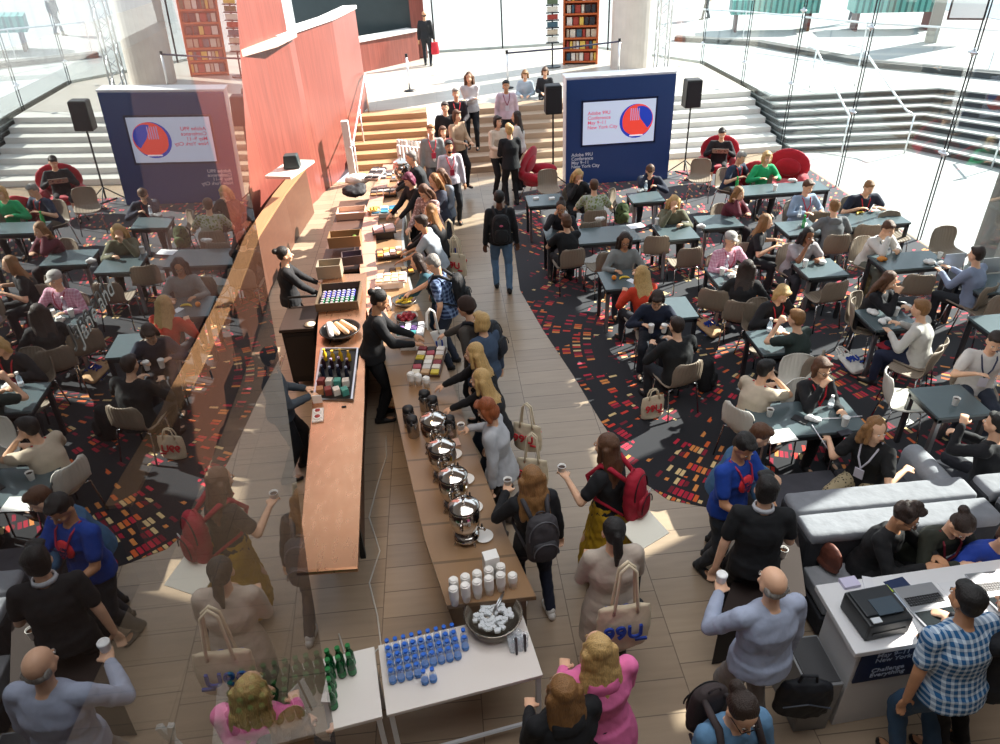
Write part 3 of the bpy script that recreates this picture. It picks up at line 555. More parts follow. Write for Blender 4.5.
    return dict(root=root, M=M, R=face_r, pel=pel, td=td, tf=tf, nb=nb, chest=chest, wr=wr, el=el, hc=hc, s=s, pos=Vector((ox, oy, zb)), desc=desc, kn=kn, wide=wide, near=near)
def wp(p, v): return p['M']@Vector(v)
def backpack(p, col, label, pocket=None, accent=None, sz=1.0, logo=None):
    """a rucksack on the wearer's back, with shoulder straps and a front pocket"""
    c = p['chest']-p['tf']*(.118+.035+.085)-p['td']*.05; e = empty('backpack', p['M']@Vector((0, 0, 0)), p['R']); e.scale = (p['s'],)*3; tag(e, label, 'backpack')
    X = np.array([1., 0, 0]); td, tf = p['td'], p['tf']; vx = .013 if p['near'] else .018
    zs = (-.26, -.24, -.12, .06, .16, .205, .215); rx = (.10, .135, .15, .145, .125, .085, .03); ry = (.05, .075, .092, .085, .070, .045, .015)
    fuse('bag_body', [rings([c+td*z*sz for z in zs], [X*r*sz for r in rx], [tf*r*sz for r in ry], 20)], mat(col, .8, kind='cloth'), vx, 1, e, disp=.006)
    pc = c-tf*.085*sz-td*.09*sz; pk = fuse('front_pocket', [rings([pc+td*z*sz for z in (-.12, -.10, .0, .07, .09)], [X*r*sz for r in (.06, .10, .112, .10, .05)], [tf*r for r in (.02, .036, .042, .034, .012)], 16)], mat(pocket or col, .75, kind='cloth'), vx, 1, e, disp=.003)
    am = mat(accent or '0E0E10', .6)
    mesh_obj('zip', [tube([pc-tf*.030+X*.108*sz*math.cos(a)+td*(.105*math.sin(a)-.02)*sz for a in np.linspace(-.2, math.pi+.2, 14)], .006, 5)], am, e)
    mesh_obj('zip', [tube([c-tf*.055*sz+X*.128*sz*math.cos(a)+td*(.17*math.sin(a)+.02)*sz for a in np.linspace(-.1, math.pi+.1, 14)], .007, 5)], am, e)
    for sx in (-1, 1):
        nb = p['nb']; sw = .105*p['wide']
        mesh_obj('strap', [tube([c+td*.15+X*sx*.07+tf*.05, nb+X*sx*sw-tf*.06+td*.025, nb+X*sx*sw+tf*.02+td*.03, p['chest']+X*sx*sw*1.1+tf*.155+td*.06, p['chest']+X*sx*.175*p['wide']+tf*.05-td*.12, c-td*.2+X*sx*.12+tf*.05], [.02, .024, .024, .022, .016, .012], 8)], mat(col, .8), e, smooth=True)
    mesh_obj('handle', [tube([c+td*.20+X*.04*math.cos(a)+td*.035*math.sin(a)+tf*.03 for a in np.linspace(0, math.pi, 7)], .008, 6)], mat(col, .8), e)
    if logo: mesh_obj('logo_patch', [ell(pc-tf*.045+td*.16*sz, (.03, .006, .018))], mat(logo, .5), e)
    return e
CANVAS = mat('D8C8AC', .9, kind='cloth'); INK = mat('1F3F9C', .7); REDI = mat('C8323A', .7)
def tote(loc, rz, label, ink='blue', word='99U', lying=False, s=1.0, straps=.30, col=None):
    e = empty('tote_bag', loc, rz); e.scale = (s, s, s); tag(e, label, 'tote bag')
    if lying: e.rotation_euler = (math.radians(-68), math.radians(8), rz)
    wv = [rings([np.array([0, 0, z]) for z in (0, .02, .12, .25, .36, .38)], [np.array([q, 0, 0]) for q in (.14, .175, .185, .185, .18, .178)], [np.array([0, q, 0]) for q in (.045, .062, .066, .05, .026, .018)], 24)]
    fuse('bag_body', wv, mat(col or 'D8C8AC', .9, kind='cloth'), .014, 2, e, disp=.006)
    for sy in (-1, 1): mesh_obj('strap', [tube([(-.08, sy*.03, .34), (-.075, sy*.035, .40), (-.05, sy*.02, .38+straps*.85), (0, sy*.015, .38+straps), (.05, sy*.02, .38+straps*.85), (.075, sy*.035, .40), (.08, sy*.03, .34)], .011, 6)], mat(col or 'D8C8AC', .9), e, smooth=True)
    im = INK if ink == 'blue' else REDI
    for sy in (-1, 1):
        text('lettering', word, .155, im, e, (-.155, -.084, .165) if sy < 0 else (.155, .084, .165), (math.radians(86 if sy < 0 else 94), 0, 0 if sy < 0 else math.pi), .008, .002)
        mesh_obj('underline', [box((.10 if sy < 0 else -.10, sy*.076, .13), (.08, .016, .018))], im, e)
    return e
def cup_proto():
    e = empty('paper_cup', (0, 0, -50)); tag(e, 'white paper coffee cup', 'cup')
    mesh_obj('cup_wall', [lathe([(.027, 0), (.0275, .002), (.037, .088), (.0385, .09), (.0375, .092), (.034, .09), (.030, .02), (.001, .018)])], mat('EFEDE8', .5), e, smooth=True)
    mesh_obj('coffee', [cyl((0, 0, .066), .033, .006)], mat('3A2416', .2), e); return e
def lidcup_proto():
    e = empty('lidded_cup', (0, 0, -50)); tag(e, 'lidded cup', 'cup')
    mesh_obj('cup_wall', [lathe([(.028, 0), (.0285, .002), (.039, .105), (.0395, .107), (.001, .108)])], mat('EFEDE8', .5), e, smooth=True)
    mesh_obj('lid', [lathe([(.041, .104), (.041, .112), (.036, .120), (.030, .120), (.028, .116), (.001, .116)])], mat('F4F4F2', .35), e, smooth=True); return e
CUP = cup_proto(); LCUP = lidcup_proto()
HALL = {'cup': CUP, 'lid': LCUP}; USED = {'cup': False, 'lid': False}
def cup(loc, label, kind='cup', s=1.0, rz=0):
    if not USED[kind]: USED[kind] = True; o = HALL[kind]; o.location = loc; o['label'] = label; o.scale = (s,)*3; return o
    return dup(HALL[kind], loc, rz, label, None, s)
def heldcup(p, i, label, kind='cup', s=1.0):
    wv = p['wr'][i]; d = wv-p['el'][i]; d = d/np.linalg.norm(d); q = wv+d*.085+np.array([0, .012, -.03]); return cup(wp(p, q), label, kind, s)
# ================================================================= furniture
TAUPE = mat('8E8070', .55); CRM = mat('D9D6CC', .45); CHR = mat('C8CACD', .2, 1.0)
def chair_proto(m, nm):
    e = empty('shell_chair', (0, 0, -60)); tag(e, nm, 'chair')
    prof = [(.22, .435), (.20, .452), (.10, .450), (-.02, .440), (-.12, .440), (-.185, .465), (-.22, .53), (-.24, .62), (-.255, .72), (-.27, .80), (-.272, .825)]
    wd = [.17, .215, .235, .24, .235, .22, .205, .215, .215, .185, .13]
    def fn(u, v):
        q = u*(len(prof)-1); i = min(int(q), len(prof)-2); t = q-i; y = prof[i][0]*(1-t)+prof[i+1][0]*t; z = prof[i][1]*(1-t)+prof[i+1][1]*t; w_ = wd[i]*(1-t)+wd[i+1]*t
        s_ = (v-.5)*2; cur = s_*s_; rib = .006*abs(math.sin(v*math.pi*9)); back = max(0, min(1, (u-.45)*3))
        return (s_*w_, y+cur*.055*back+rib*back, z+cur*.03*(1-back)+rib*(1-back))
    mesh_obj('seat_shell', [grid(fn, 22, 37)], m, e, smooth=True, solid=.012)
    for sx in (-1, 1):
        for y0, y1 in ((.15, .21), (-.14, -.22)): mesh_obj('leg', [tube([(sx*.12, y0, .435), (sx*.20, y0*1.05, .415), (sx*.225, y1, 0)], .010, 8)], CHR, e, smooth=True)
    mesh_obj('seat_frame', [tube([(-.16, .14, .428), (-.16, .15, .428), (.16, .15, .428), (.16, -.14, .428), (-.16, -.14, .428), (-.16, .13, .428)], .009)], CHR, e, smooth=True); return e
CH = {'t': chair_proto(TAUPE, 'c'), 'w': chair_proto(CRM, 'c')}; CHU = {'t': 0, 'w': 0}
def chair(x, y, face, label, k='t', group=None):
    rz = -math.radians(face)
    if not CHU[k]: CHU[k] = 1; o = CH[k]; o.location = (x, y, .006); o.rotation_euler = (0, 0, rz); o['label'] = label; return o
    return dup(CH[k], (x, y, .006), rz, label, group)
TTOP = mat('5E6C70', .25, kind='stone', f=2); TLEG = mat('3A3C40', .35, .5); SLEG = mat('9A9CA0', .3, .9)
def table(x, y, sx, sy, label, rz=0.0, z=.74):
    e = empty('cafe_table', (x, y, .006), math.radians(rz)); tag(e, label, 'table')
    mesh_obj('table_top', [box((0, 0, z-.02), (sx, sy, .035))], TTOP, e, bev=.004)
    mesh_obj('apron', [box((0, sy/2-.03, z-.065), (sx-.04, .03, .055)), box((0, -sy/2+.03, z-.065), (sx-.04, .03, .055)), box((sx/2-.03, 0, z-.065), (.03, sy-.04, .055)), box((-sx/2+.03, 0, z-.065), (.03, sy-.04, .055))], TLEG, e)
    for a in (-1, 1):
        for b in (-1, 1): mesh_obj('leg', [box((a*(sx/2-.04), b*(sy/2-.04), (z-.04)/2), (.05, .05, z-.04))], SLEG if a*b > 0 else TLEG, e, bev=.003)
    return e
TT = .744
tables = [(1.85, 13.0, .70, .62, 'grey cafe table by the corridor holding small white cards, left of the red chair group'), (2.68, 13.55, .5, .5, 'small table in front of the blonde woman nearest the blue kiosk'),
 (2.62, 11.1, 1.05, .68, 'long bare grey table behind the woman in the grey jacket'), (3.75, 12.75, .62, .55, 'grey table with bottles in front of the man in navy by the kiosk'),
 (3.80, 11.0, .62, .72, 'grey table of the blonde woman in olive, with a cup on it'), (2.50, 9.35, .66, .62, 'dark table with an orange and a banana, by the blonde in red'), (1.85, 11.3, .5, .5, 'small table shared by the two women beside the corridor'),
 (2.95, 8.35, .55, .6, 'dark table between the woman in navy and the man in the black suit'), (4.08, 9.2, .58, .66, 'table crowded with cups in front of the man in the flat cap'),
 (5.45, 9.2, .62, .6, 'grey table in front of the woman drinking from a cup'), (3.98, 7.28, .62, .58, 'table with a water bottle between the blonde bob and the dark green tee'),
 (5.58, 7.6, .6, .56, 'table heaped with wrappers between the woman in black and the man in the pale shirt'), (5.25, 5.78, .60, .56, 'empty blue grey table with a single cup at the right'),
 (6.85, 9.22, 1.0, .56, 'long table of the man in the white shirt holding his lunch'), (7.15, 10.9, 1.15, .6, 'table of the heavyset man in navy against the glass wall'), (5.85, 10.75, .62, .6, 'table with a green bottle in front of the man in the blue lanyard shirt'),
 (4.65, 11.3, .7, .6, 'table in front of the woman in maroon'), (6.35, 12.7, 1.75, .55, 'longest table, with the woman in green behind it'), (3.60, 5.72, 1.12, .58, 'long table with white charging cables behind the light grey sofa'),
 (7.6, 8.3, .9, .55, 'table with the laptop at the right edge'), (6.9, 7.2, .6, .55, 'white lit table corner at the right edge under the laptop table')]
for i, t in enumerate(tables): table(*t)
S = 'sit'
ppl = []
def seat(px, py, face, desc, *a, ck='t', chairlab=None, nochair=False, **k):
    p = person(px, py, S, face, desc, *a, zb=.006, **k)
    if not nochair:
        f = p['R']; x, y = p['pos'].x-math.sin(-f)*(-.03), p['pos'].y-math.cos(f)*(-.03)
        chair(x, y, face, '%s shell chair under the %s' % ('taupe' if ck == 't' else 'cream', ' '.join(desc.replace(',', '').split()[:10])), ck)
    ppl.append(p); return p
# --- seated at the tables, back to front
a1 = seat(578, 176, 175, 'blonde woman in a black top eating in front of the kiosk text', '1B1B1E', '1B1B1E', 'blonde', 'long', pose='eat', lean=8, hp=25)
a2 = seat(594, 186, 5, 'man in a pale green patterned shirt seen from behind below the kiosk', 'A9AFA0', '4A4E58', 'brown', 'short', pose='rest', sleeve='short', topk='spots', topx=dict(c2='7C8A4A', f=22, th=.42), lean=8)
a3 = seat(650, 171, 195, 'man in a navy jacket over a red shirt leaning over his plate by the kiosk', '1A2238', '1E222C', 'brown', 'short', pose='eat', lean=22, hp=35, lany='C02030')
a4 = seat(674, 203, 190, 'blonde woman in an olive jacket holding a sandwich', '6B6A55', '3A3A34', 'blonde', 'long', pose='eat', lean=12, hp=20)
a5 = seat(561, 208, 200, 'woman in dark glasses with hair in a bun, black top, by the corridor', '1A1A20', '1A1A20', 'dark', 'topbun', pose='prop', glasses=True, skin='t', lean=8)
a6 = seat(566, 222, 350, 'brown haired woman in a black dress seen from behind beside the corridor', '14161A', '14161A', 'brown', 'grown', pose='prop', sleeve='short', lean=6)
a7 = seat(625, 241, 185, 'dark haired woman in a light grey jacket cradling a cup', '8A8F8E', '3A4250', 'dark', 'long', pose='rest', skin='t', glasses=True, hp=10)
a8 = seat(641, 274, 345, 'woman in a red jumper with long straight blonde hair, back turned', 'C83A1E', '1E2028', 'blonde', 'long', pose='eat', lean=10)
a9 = seat(657, 299, 195, 'woman in a navy jumper and patterned scarf bending over her plate', '182238', '20242E', 'dark', 'bob', pose='rest', lean=14, hp=30)
a10 = seat(676, 326, 342, 'man in a black suit jacket with his back to the camera', '121417', '2A3038', 'dark', 'short', pose='rest', wide=1.15, lean=4, ytwist=0)
a11 = seat(722, 134, 200, 'dark haired woman in black reading a magazine in a red armchair', '1A161C', '1A161C', 'dark', 'short', pose='read', legs=None, skirt=.4, hp=20, nochair=True)
a12 = seat(741, 158, 150, 'grey haired man in a navy polo with a red lanyard', '24324A', '5A5348', 'grey', 'short', pose='rest', sleeve='short', lany='C02030', lean=12, hp=15)
a13 = seat(767, 158, 178, 'blonde woman in a bright green jacket at the longest table', '1FA468', '2A2A2E', 'blonde', 'bob', pose='rest', lean=8, nochair=True)
a14 = seat(739, 194, 150, 'brown haired woman in a maroon top leaning on her table', '5A1A2A', '2A2228', 'light', 'long', pose='prop', lany='C02030', lean=12)
a15 = seat(766, 222, 120, 'woman with long brown hair in a black shirt turned sideways', '17151A', '1A1A20', 'light', 'long', pose='rest', lean=8, sleeve='short')
a16 = seat(808, 187, 170, 'man in a pale blue shirt with a red lanyard behind a green bottle', '8FA3BC', '3A4250', 'brown', 'short', pose='rest', lany='C02030', hp=15)
a17 = seat(834, 207, 5, 'grey hooded sweatshirt man seen from behind at the glass wall', '6A6E72', '2E3238', 'light', 'short', pose='rest', hood='6A6E72', lean=10)
a18 = seat(869, 188, 180, 'heavyset man in a dark navy tee with folded arms at the glass wall', '1C2438', '3A3E48', 'light', 'short', pose='rest', sleeve='short', wide=1.25, lean=14, hp=10, lany='C02030')
a19 = seat(731, 240, 170, 'man in a pink checked shirt and grey flat cap', 'C488A0', '4A5060', 'grey', 'short', pose='rest', hat='cap', hoodcol='B8B4B0', lany='A03048', topk='plaid', topx=dict(c2='D8B4C4'))
a20 = seat(747, 268, 25, 'woman with long dark brown hair in black turned from the camera at the cups', '15161A', '7A8290', 'dark', 'long', pose='rest', lean=14)
a21 = seat(808, 236, 175, 'black haired woman in a grey tee drinking from a cup', 'A8A2A6', '2A2A30', 'black', 'long', skin='b', pose='eat', sleeve='short', lean=12, wide=1.1)
a22 = seat(888, 229, 165, 'dark haired man in a white shirt holding up his hands over his lunch', 'DAD6D0', '6A6A60', 'brown', 'short', pose='eat', lean=14, hp=12, lany='4A5058')
a23 = seat(976, 255, 335, 'man in a pale blue shirt typing at a laptop', '8A96B0', '24262C', 'dark', 'short', pose='type', lean=4)
a24 = seat(782, 294, 165, 'older woman with a blonde bob, grey top and black cardigan', '1B1B1F', '3A3438', 'blonde', 'bob', pose='rest', lany='C02030', lean=16, hp=20)
a25 = seat(796, 319, 330, 'man in a dark green tee biting his lunch, seen from behind', '24332F', '24262C', 'light', 'short', pose='eatL', sleeve='short', lean=6)
a26 = seat(889, 281, 145, 'long haired woman in black eating in side view', '14141A', '16161C', 'brown', 'long', pose='eat', lean=8, hp=12)
a27 = seat(920, 309, 320, 'man in a pale grey shirt turned from the camera, one leg out', 'C8C6C0', '1E2640', 'light', 'short', pose='both' if False else 'rest', lean=6, shin=.4)
a28 = seat(995, 342, 205, 'man in a white tee reading at the right edge', 'D9D5D0', '2A3242', 'dark', 'short', pose='read', sleeve='short', lany='2A3250', hp=20)
a29 = seat(766, 370, 60, 'man in a cream polo with a dark watch holding a cup', 'C9BAA4', '2A3040', 'black', 'short', pose='prop', sleeve='short', lany='C02030', ck='w', hy=15, lean=8)
a30 = seat(822, 369, 170, 'smiling woman in glasses and a black long sleeved top', '17181C', '17181C', 'brown', 'bob', pose='prop', lany='C02030', glasses=True, ck='w', hp=5)
a31 = seat(996, 424, 330, 'man in a black jumper at the right edge holding a cup', '111318', '24262E', 'black', 'short', pose='eatL', near=True, nochair=True)
a32 = seat(876, 430, 235, 'woman with wavy brown hair, black tee and leopard trousers turning on the sofa', '141416', 'A89878', 'light', 'wavy', pose='armback', sleeve='short', pantk='spots', hy=-62, near=True, nochair=True, lany='C9C6D0')
a33 = seat(905, 518, 150, 'woman with curly hair in glasses and a black blazer at the white desk', '111114', '111114', 'dark', 'curlyup', skin='t', pose='wallet' if False else 'write', glasses=True, near=True, nochair=True, hp=18, hy=-15, lean=6)
a34 = seat(961, 526, 178, 'dark haired woman in a studded dark green jacket writing at the white desk', '2B2E24', '1A1A1E', 'dark', 'bun', pose='write', near=True, nochair=True, hp=34, lean=16, lany='7A2030')
a35 = seat(1010, 540, 178, 'person in a royal blue top at the right end of the desk', '1E3F9E', '2A2A30', 'brown', 'short', pose='rest', sleeve='short', near=True, nochair=True, lean=14)
# --- empty chairs
ec = [(549, 186, 180, 't', 'beside the table with white cards, behind it'), (586, 232, 350, 't', 'directly in front of the man in the patterned shirt'), (602, 262, 345, 't', 'between the long bare table and the woman in grey'), (655, 246, 10, 't', 'tucked under the table with the bottles' ), (622, 205, 120, 't', 'holding the green camouflage rucksack'),
      (740, 252, 350, 't', 'empty in front of the blonde woman in olive'), (684, 258, 355, 't', 'standing clear in the middle of the carpet'), (700, 175, 200, 't', 'near the woman with the magazine'), (765, 190, 180, 't', 'at the longest table, left'), (819, 222, 20, 't', 'behind the hooded man'),
      (863, 235, 15, 't', 'empty beside the hooded man at the glass wall'), (824, 292, 350, 't', 'standing empty below the woman drinking'), (912, 285, 15, 't', 'empty below the lunch man in white'), (912, 362, 320, 't', 'under the pale grey shirt, pushed back'), (949, 248, 180, 't', 'behind the laptop lid'),
      (985, 305, 350, 't', 'at the right edge beside the orange squares'), (893, 232, 180, 't', 'between the lunch man and the glass'), (770, 345, 330, 't', 'behind the dark green tee'), (868, 322, 120, 't', 'empty beside the woman in side view'), (800, 385, 190, 'w', 'behind the cream polo man'), (905, 395, 110, 'w', 'left of the empty blue grey table'), (715, 300, 30, 't', 'behind the long dark haired woman at the cups')]
for px, py, fc, k, lb in ec:
    q = P(px, py, .55); chair(q.x, q.y, fc, 'empty ribbed %s shell chair %s' % ('taupe' if k == 't' else 'cream', lb), k)
# --- red womb armchairs
RED = mat('B5122C', .85, kind='cloth', sheen=.3)
def armchair(x, y, face, label, s=1.0):
    e = empty('armchair', (x, y, .006), -math.radians(face)); e.scale = (s,)*3; tag(e, label, 'armchair'); R_ = rot(0, math.radians(-18))
    R2 = rot(0, math.radians(8))
    fuse('shell', [ell((0, -.26, .72), (.44, .085, .40), R_, 20, 12), ell((-.36, -.02, .50), (.11, .32, .14), rot(.25, 0, -.5)), ell((.36, -.02, .50), (.11, .32, .14), rot(-.25, 0, .5)), ell((0, .02, .36), (.42, .38, .085), R2, 20, 8)], RED, .028, 6, e)
    fuse('seat_cushion', [ell((0, .08, .45), (.30, .32, .07), R2, 18, 8)], RED, .025, 4, e); fuse('back_cushion', [ell((0, -.19, .70), (.27, .07, .22), R_, 18, 8)], RED, .025, 4, e)
    for sx in (-1, 1):
        for y0, y1 in ((.22, .34), (-.2, -.34)): mesh_obj('leg', [tube([(sx*.2, y0, .33), (sx*.33, y1, 0)], .013)], CHR, e, smooth=True)
    return e
armchair(2.05, 15.35, 120, 'red shell armchair standing empty left of the blue kiosk')
armchair(a11['pos'].x, a11['pos'].y-.02, 200, 'red shell armchair under the woman reading a magazine')
q = P(787, 165, .8); armchair(q.x, q.y, 215, 'red shell armchair with its back to the glass, right of the woman in green')
armchair(a13['pos'].x-.02, a13['pos'].y+.05, 178, 'red shell armchair under the woman in the green jacket', .9)
# --- sofas
GRY = mat('8F9399', .9, kind='cloth'); DGR = mat('2A2B30', .9, kind='cloth'); LGR = mat('85888E', .9, kind='cloth')
def sofa(name, x0, x1, yb, front, label, arm=None, zb=.78, sd=.62, seatc='8E9094'):
    """front = +1 opens away from the camera, -1 toward it"""
    e = empty(name, ((x0+x1)/2, yb, .006)); tag(e, label, 'sofa'); w_ = x1-x0
    mesh_obj('base', [box((0, front*(.14+sd/2), .13), (w_, sd+.26, .22))], DGR, e, bev=.02)
    mesh_obj('backrest', [box((0, front*.13, .46), (w_, .25, zb-.18-.06))], DGR, e, bev=.03)
    fuse('back_cushion', [box((0, front*.13, zb-.06), (w_-.02, .27, .13))], LGR, .03, 6, e, disp=.002)
    n = 2
    for k in range(n): fuse('seat_cushion', [box((-w_/2+w_/n*(k+.5), front*(.27+sd/2), .34), (w_/n-.02, sd, .17))], mat(seatc, .9, kind='cloth'), .025, 6, e, disp=.002)
    if arm: fuse('arm_rest', [box((w_/2-.13, front*(.2+sd/2), .45), (.22, sd+.02, .42)), tube([(w_/2-.13, front*.2, .62), (w_/2-.13, front*(.2+sd), .62)], .12, 14)], GRY, .03, 4, e, disp=.006)
    for a in (-1, 1):
        for b in (.1, sd+.15): mesh_obj('foot', [box((a*(w_/2-.12), front*b, .012), (.06, .06, .024))], DK, e)
    return e
sofa('sofa', 2.85, 4.60, 4.34, 1, 'light grey sofa with an arm roll, opening toward the carpet, under the leopard trousers', arm=True, seatc='45454C')
sofa('sofa', 2.85, 4.62, 4.30, -1, 'grey sofa facing the white desk with the seated desk staff', sd=.42)
sofa('sofa', 4.68, 6.3, 4.34, 1, 'grey sofa at the right edge behind the black jumper man', zb=.78)
sofa('sofa', 4.72, 6.3, 4.30, -1, 'grey sofa end behind the royal blue top at the right edge', sd=.42)
# --- white info desk
e = empty('reception_desk', (0, 0, 0)); tag(e, 'white info desk with a navy sign panel across its front', 'desk'); DW = mat('DDDDDE', .35)
mesh_obj('desk_body', [prism([(2.62, 2.84), (5.4, 3.0), (5.4, 3.42), (2.62, 3.28)], .0, .95)], DW, e, bev=.005)
mesh_obj('desk_top', [prism([(2.54, 2.78), (5.45, 2.95), (5.45, 3.5), (2.54, 3.38)], .95, 1.0)], DW, e, bev=.006)
ra = math.atan2(.16, 2.78)
dp = mesh_obj('sign_panel', [box((.98, -.006, .74), (1.95, .012, .36))], mat('14284E', .4), e, loc=(2.64, 2.838, 0), rz=ra)
LTX = mat('C9D4E8', .5)
text('lettering', 'May 9–11\nNew York City', .065, LTX, dp, (.12, -.014, .84), (math.pi/2, 0, 0), .001, .0006, space=.9)
text('lettering', 'Challenge\nEverything', .065, LTX, dp, (.12, -.014, .665), (math.pi/2, 0, 0), .001, .0006, space=.9)
e = empty('side_bench', (0, 0, 0)); tag(e, 'low black bench with a dark brown top between the bald man and the sofa', 'bench')
bq = [P(722, 612, .70), P(748, 535, .70), P(798, 535, .70), P(806, 596, .70)]
mesh_obj('bench_top', [prism([(q.x, q.y) for q in bq][::-1], .66, .70)], mat('2A1E19', .85), e)
mesh_obj('bench_body', [prism([(q.x+.0*k, q.y) for k, q in enumerate(bq)][::-1], .02, .66)], mat('17161A', .6), e)
q = P(783, 553, .74); cup((q.x, q.y, .70), 'white paper cup alone on the black bench by the sofa', 'cup')
bn_ = empty('waste_bin', (2.43, 3.02, 0)); tag(bn_, 'grey bin lined with a bag between the bald man and the white desk', 'bin')
mesh_obj('bin_body', [(lambda a: (a[0], a[1]))(box((0, 0, .30), (.26, .40, .60), 0, 1.06))], mat('8A8C8E', .5, .3), bn_, bev=.01); mesh_obj('bin_liner', [box((0, 0, .605), (.24, .38, .01))], mat('3A3A3C', .6), bn_)
pr = empty('printer', (2.80, 3.03, 1.0), .10); pr.scale = (.85, .85, .85); tag(pr, 'black desktop printer at the left end of the white desk', 'printer'); PB = mat('232628', .45)
mesh_obj('printer_body', [box((0, 0, .10), (.40, .36, .20))], PB, pr, bev=.018); mesh_obj('top_cover', [box((-.0, .03, .21), (.36, .26, .03))], mat('2E3236', .4), pr, bev=.01)
mesh_obj('paper_tray', [box((.03, -.04, .226), (.22, .16, .012))], mat('4A5660', .2), pr); mesh_obj('front_slot', [box((0, -.182, .08), (.30, .006, .03))], mat('0C0C0E', .4), pr); mesh_obj('control_panel', [box((-.13, -.15, .222), (.08, .05, .01))], mat('C8CCD0', .4), pr)
def laptop(x, y, z, rz, label, lid=70, col='B9BDC2'):
    e = empty('laptop', (x, y, z), math.radians(rz)); tag(e, label, 'laptop'); m = mat(col, .35, .7)
    mesh_obj('keyboard_base', [box((0, 0, .008), (.32, .22, .016))], m, e, bev=.004); mesh_obj('keys', [box((-.13+.02*i, -.0+.02*j, .018), (.016, .016, .004)) for i in range(14) for j in range(4)], mat('1A1B1E', .5), e)
    s_ = mesh_obj('screen', [box((0, 0, .11), (.32, .008, .22))], m, e, loc=(0, .11, .012)); s_.rotation_euler = (-math.radians(lid-70), 0, 0)
    mesh_obj('display', [box((0, -.006, .11), (.29, .003, .19))], mat('1E2426', .2), s_); return e
laptop(3.25, 3.17, 1.0, 184, 'open silver laptop beside the printer on the white desk', 150)
laptop(3.85, 3.22, 1.0, 180, 'thin silver laptop in front of the woman in the studded jacket', 150)
q = P(948, 254, .9); laptop(q.x, q.y-.05, TT, 180, 'open laptop facing the man in the pale blue shirt', 70)
q = P(986, 258, .9); laptop(q.x, q.y-.05, TT, 180, 'second open laptop at the right edge', 70)
def flat(name, px, py, z, sx, sy, col, label, cat, rz=0, h=.004, grp=None):
    q = P(px, py, z); o = mesh_obj(name, [box((0, 0, h/2), (sx, sy, h))], mat(col, .6), None, loc=(q.x, q.y, z), rz=math.radians(rz)); return tag(o, label, cat, grp)
flat('brochure_stack', 849, 584, 1.0, .13, .09, 'C9C4DC', 'small stack of lilac leaflets at the back left corner of the white desk', 'leaflets', 5, .03)
flat('phone', 868, 584, 1.0, .07, .13, 'D9D9DC', 'pale phone on the desk beside the lilac leaflets', 'phone', -20, .01)
flat('sticky_notes', 886, 590, 1.0, .07, .07, 'B9D63A', 'lime green sticky note pad on the white desk', 'note pad', 12, .01)
flat('postcard', 898, 585, 1.0, .17, .11, '14284E', 'navy postcard by the lime note pad on the desk', 'card', 10)
flat('paper_sheet', 905, 597, 1.0, .24, .16, 'B9C6D6', 'printed sheet under the laptop edge on the white desk', 'paper', 8)
flat('paper_sheet', 955, 588, 1.0, .2, .12, 'D9DADC', 'white sheet under the hands of the woman writing', 'paper', 3)
flat('paper_sheet', 780, 436, TT, .30, .20, 'F2F2EE', 'bright white sheet on the long cable table', 'paper', 5)
flat('paper_sheet', 908, 422, .008, .12, .09, 'F0F0EC', 'small white paper lying on the carpet left of the empty table', 'paper', 10)
flat('tray', 800, 420, TT, .1, .16, '2A2A2C', 'dark phone lying by the cream polo man', 'phone', 40, .012)
flat('phone', 845, 433, TT, .14, .08, '30303A', 'phone with a white cable on the long cable table', 'phone', 10, .012)
flat('name_card', 536, 199, TT, .10, .08, 'F2F2EE', 'left white card on the table by the corridor', 'card', 5, .03)
flat('name_card', 552, 199, TT, .10, .08, 'F2F2EE', 'right white card on the table by the corridor', 'card', 5, .03)
flat('paper_sheet', 632, 281, TT, .10, .14, 'E9ECF2', 'white sheet beside the banana on the dark table', 'paper', 30)
flat('paper_sheet', 636, 226, TT, .28, .2, 'F0F0F4', 'white papers at the right end of the long bare table', 'paper', 12)
flat('magazine', 886, 346, .47, .20, .16, 'C43A4A', 'red striped magazine resting near the knees of the pale shirt man', 'magazine', 20, .02)
m_ = mesh_obj('magazine', [box((0, 0, 0), (.34, .012, .22))], mat('B8A898', .5, kind='spots', c2='4A4038', f=18), None, tuple(wp(a11, (0, .42, .88))), a11['R']); m_.rotation_euler[0] = -.9; tag(m_, 'open magazine held up by the woman in the red armchair', 'magazine')
# pale tilted panel behind the red rucksack, on an added thin stand
e = empty('white_panel', (1.42, 4.15, 0), .5); tag(e, 'plain white panel lying tilted on a thin stand behind the red rucksack', 'board')
bd = mesh_obj('board', [box((0, 0, 0), (.34, .26, .012))], mat('F2EFDF', .5), e, loc=(0, 0, .95)); bd.rotation_euler = (.25, 0, 0); mesh_obj('stand_pole', [tube([(0, 0, 0), (0, 0, .94)], .012)], DK, e); mesh_obj('stand_base', [cyl((0, 0, 0), .06, .015)], DK, e)
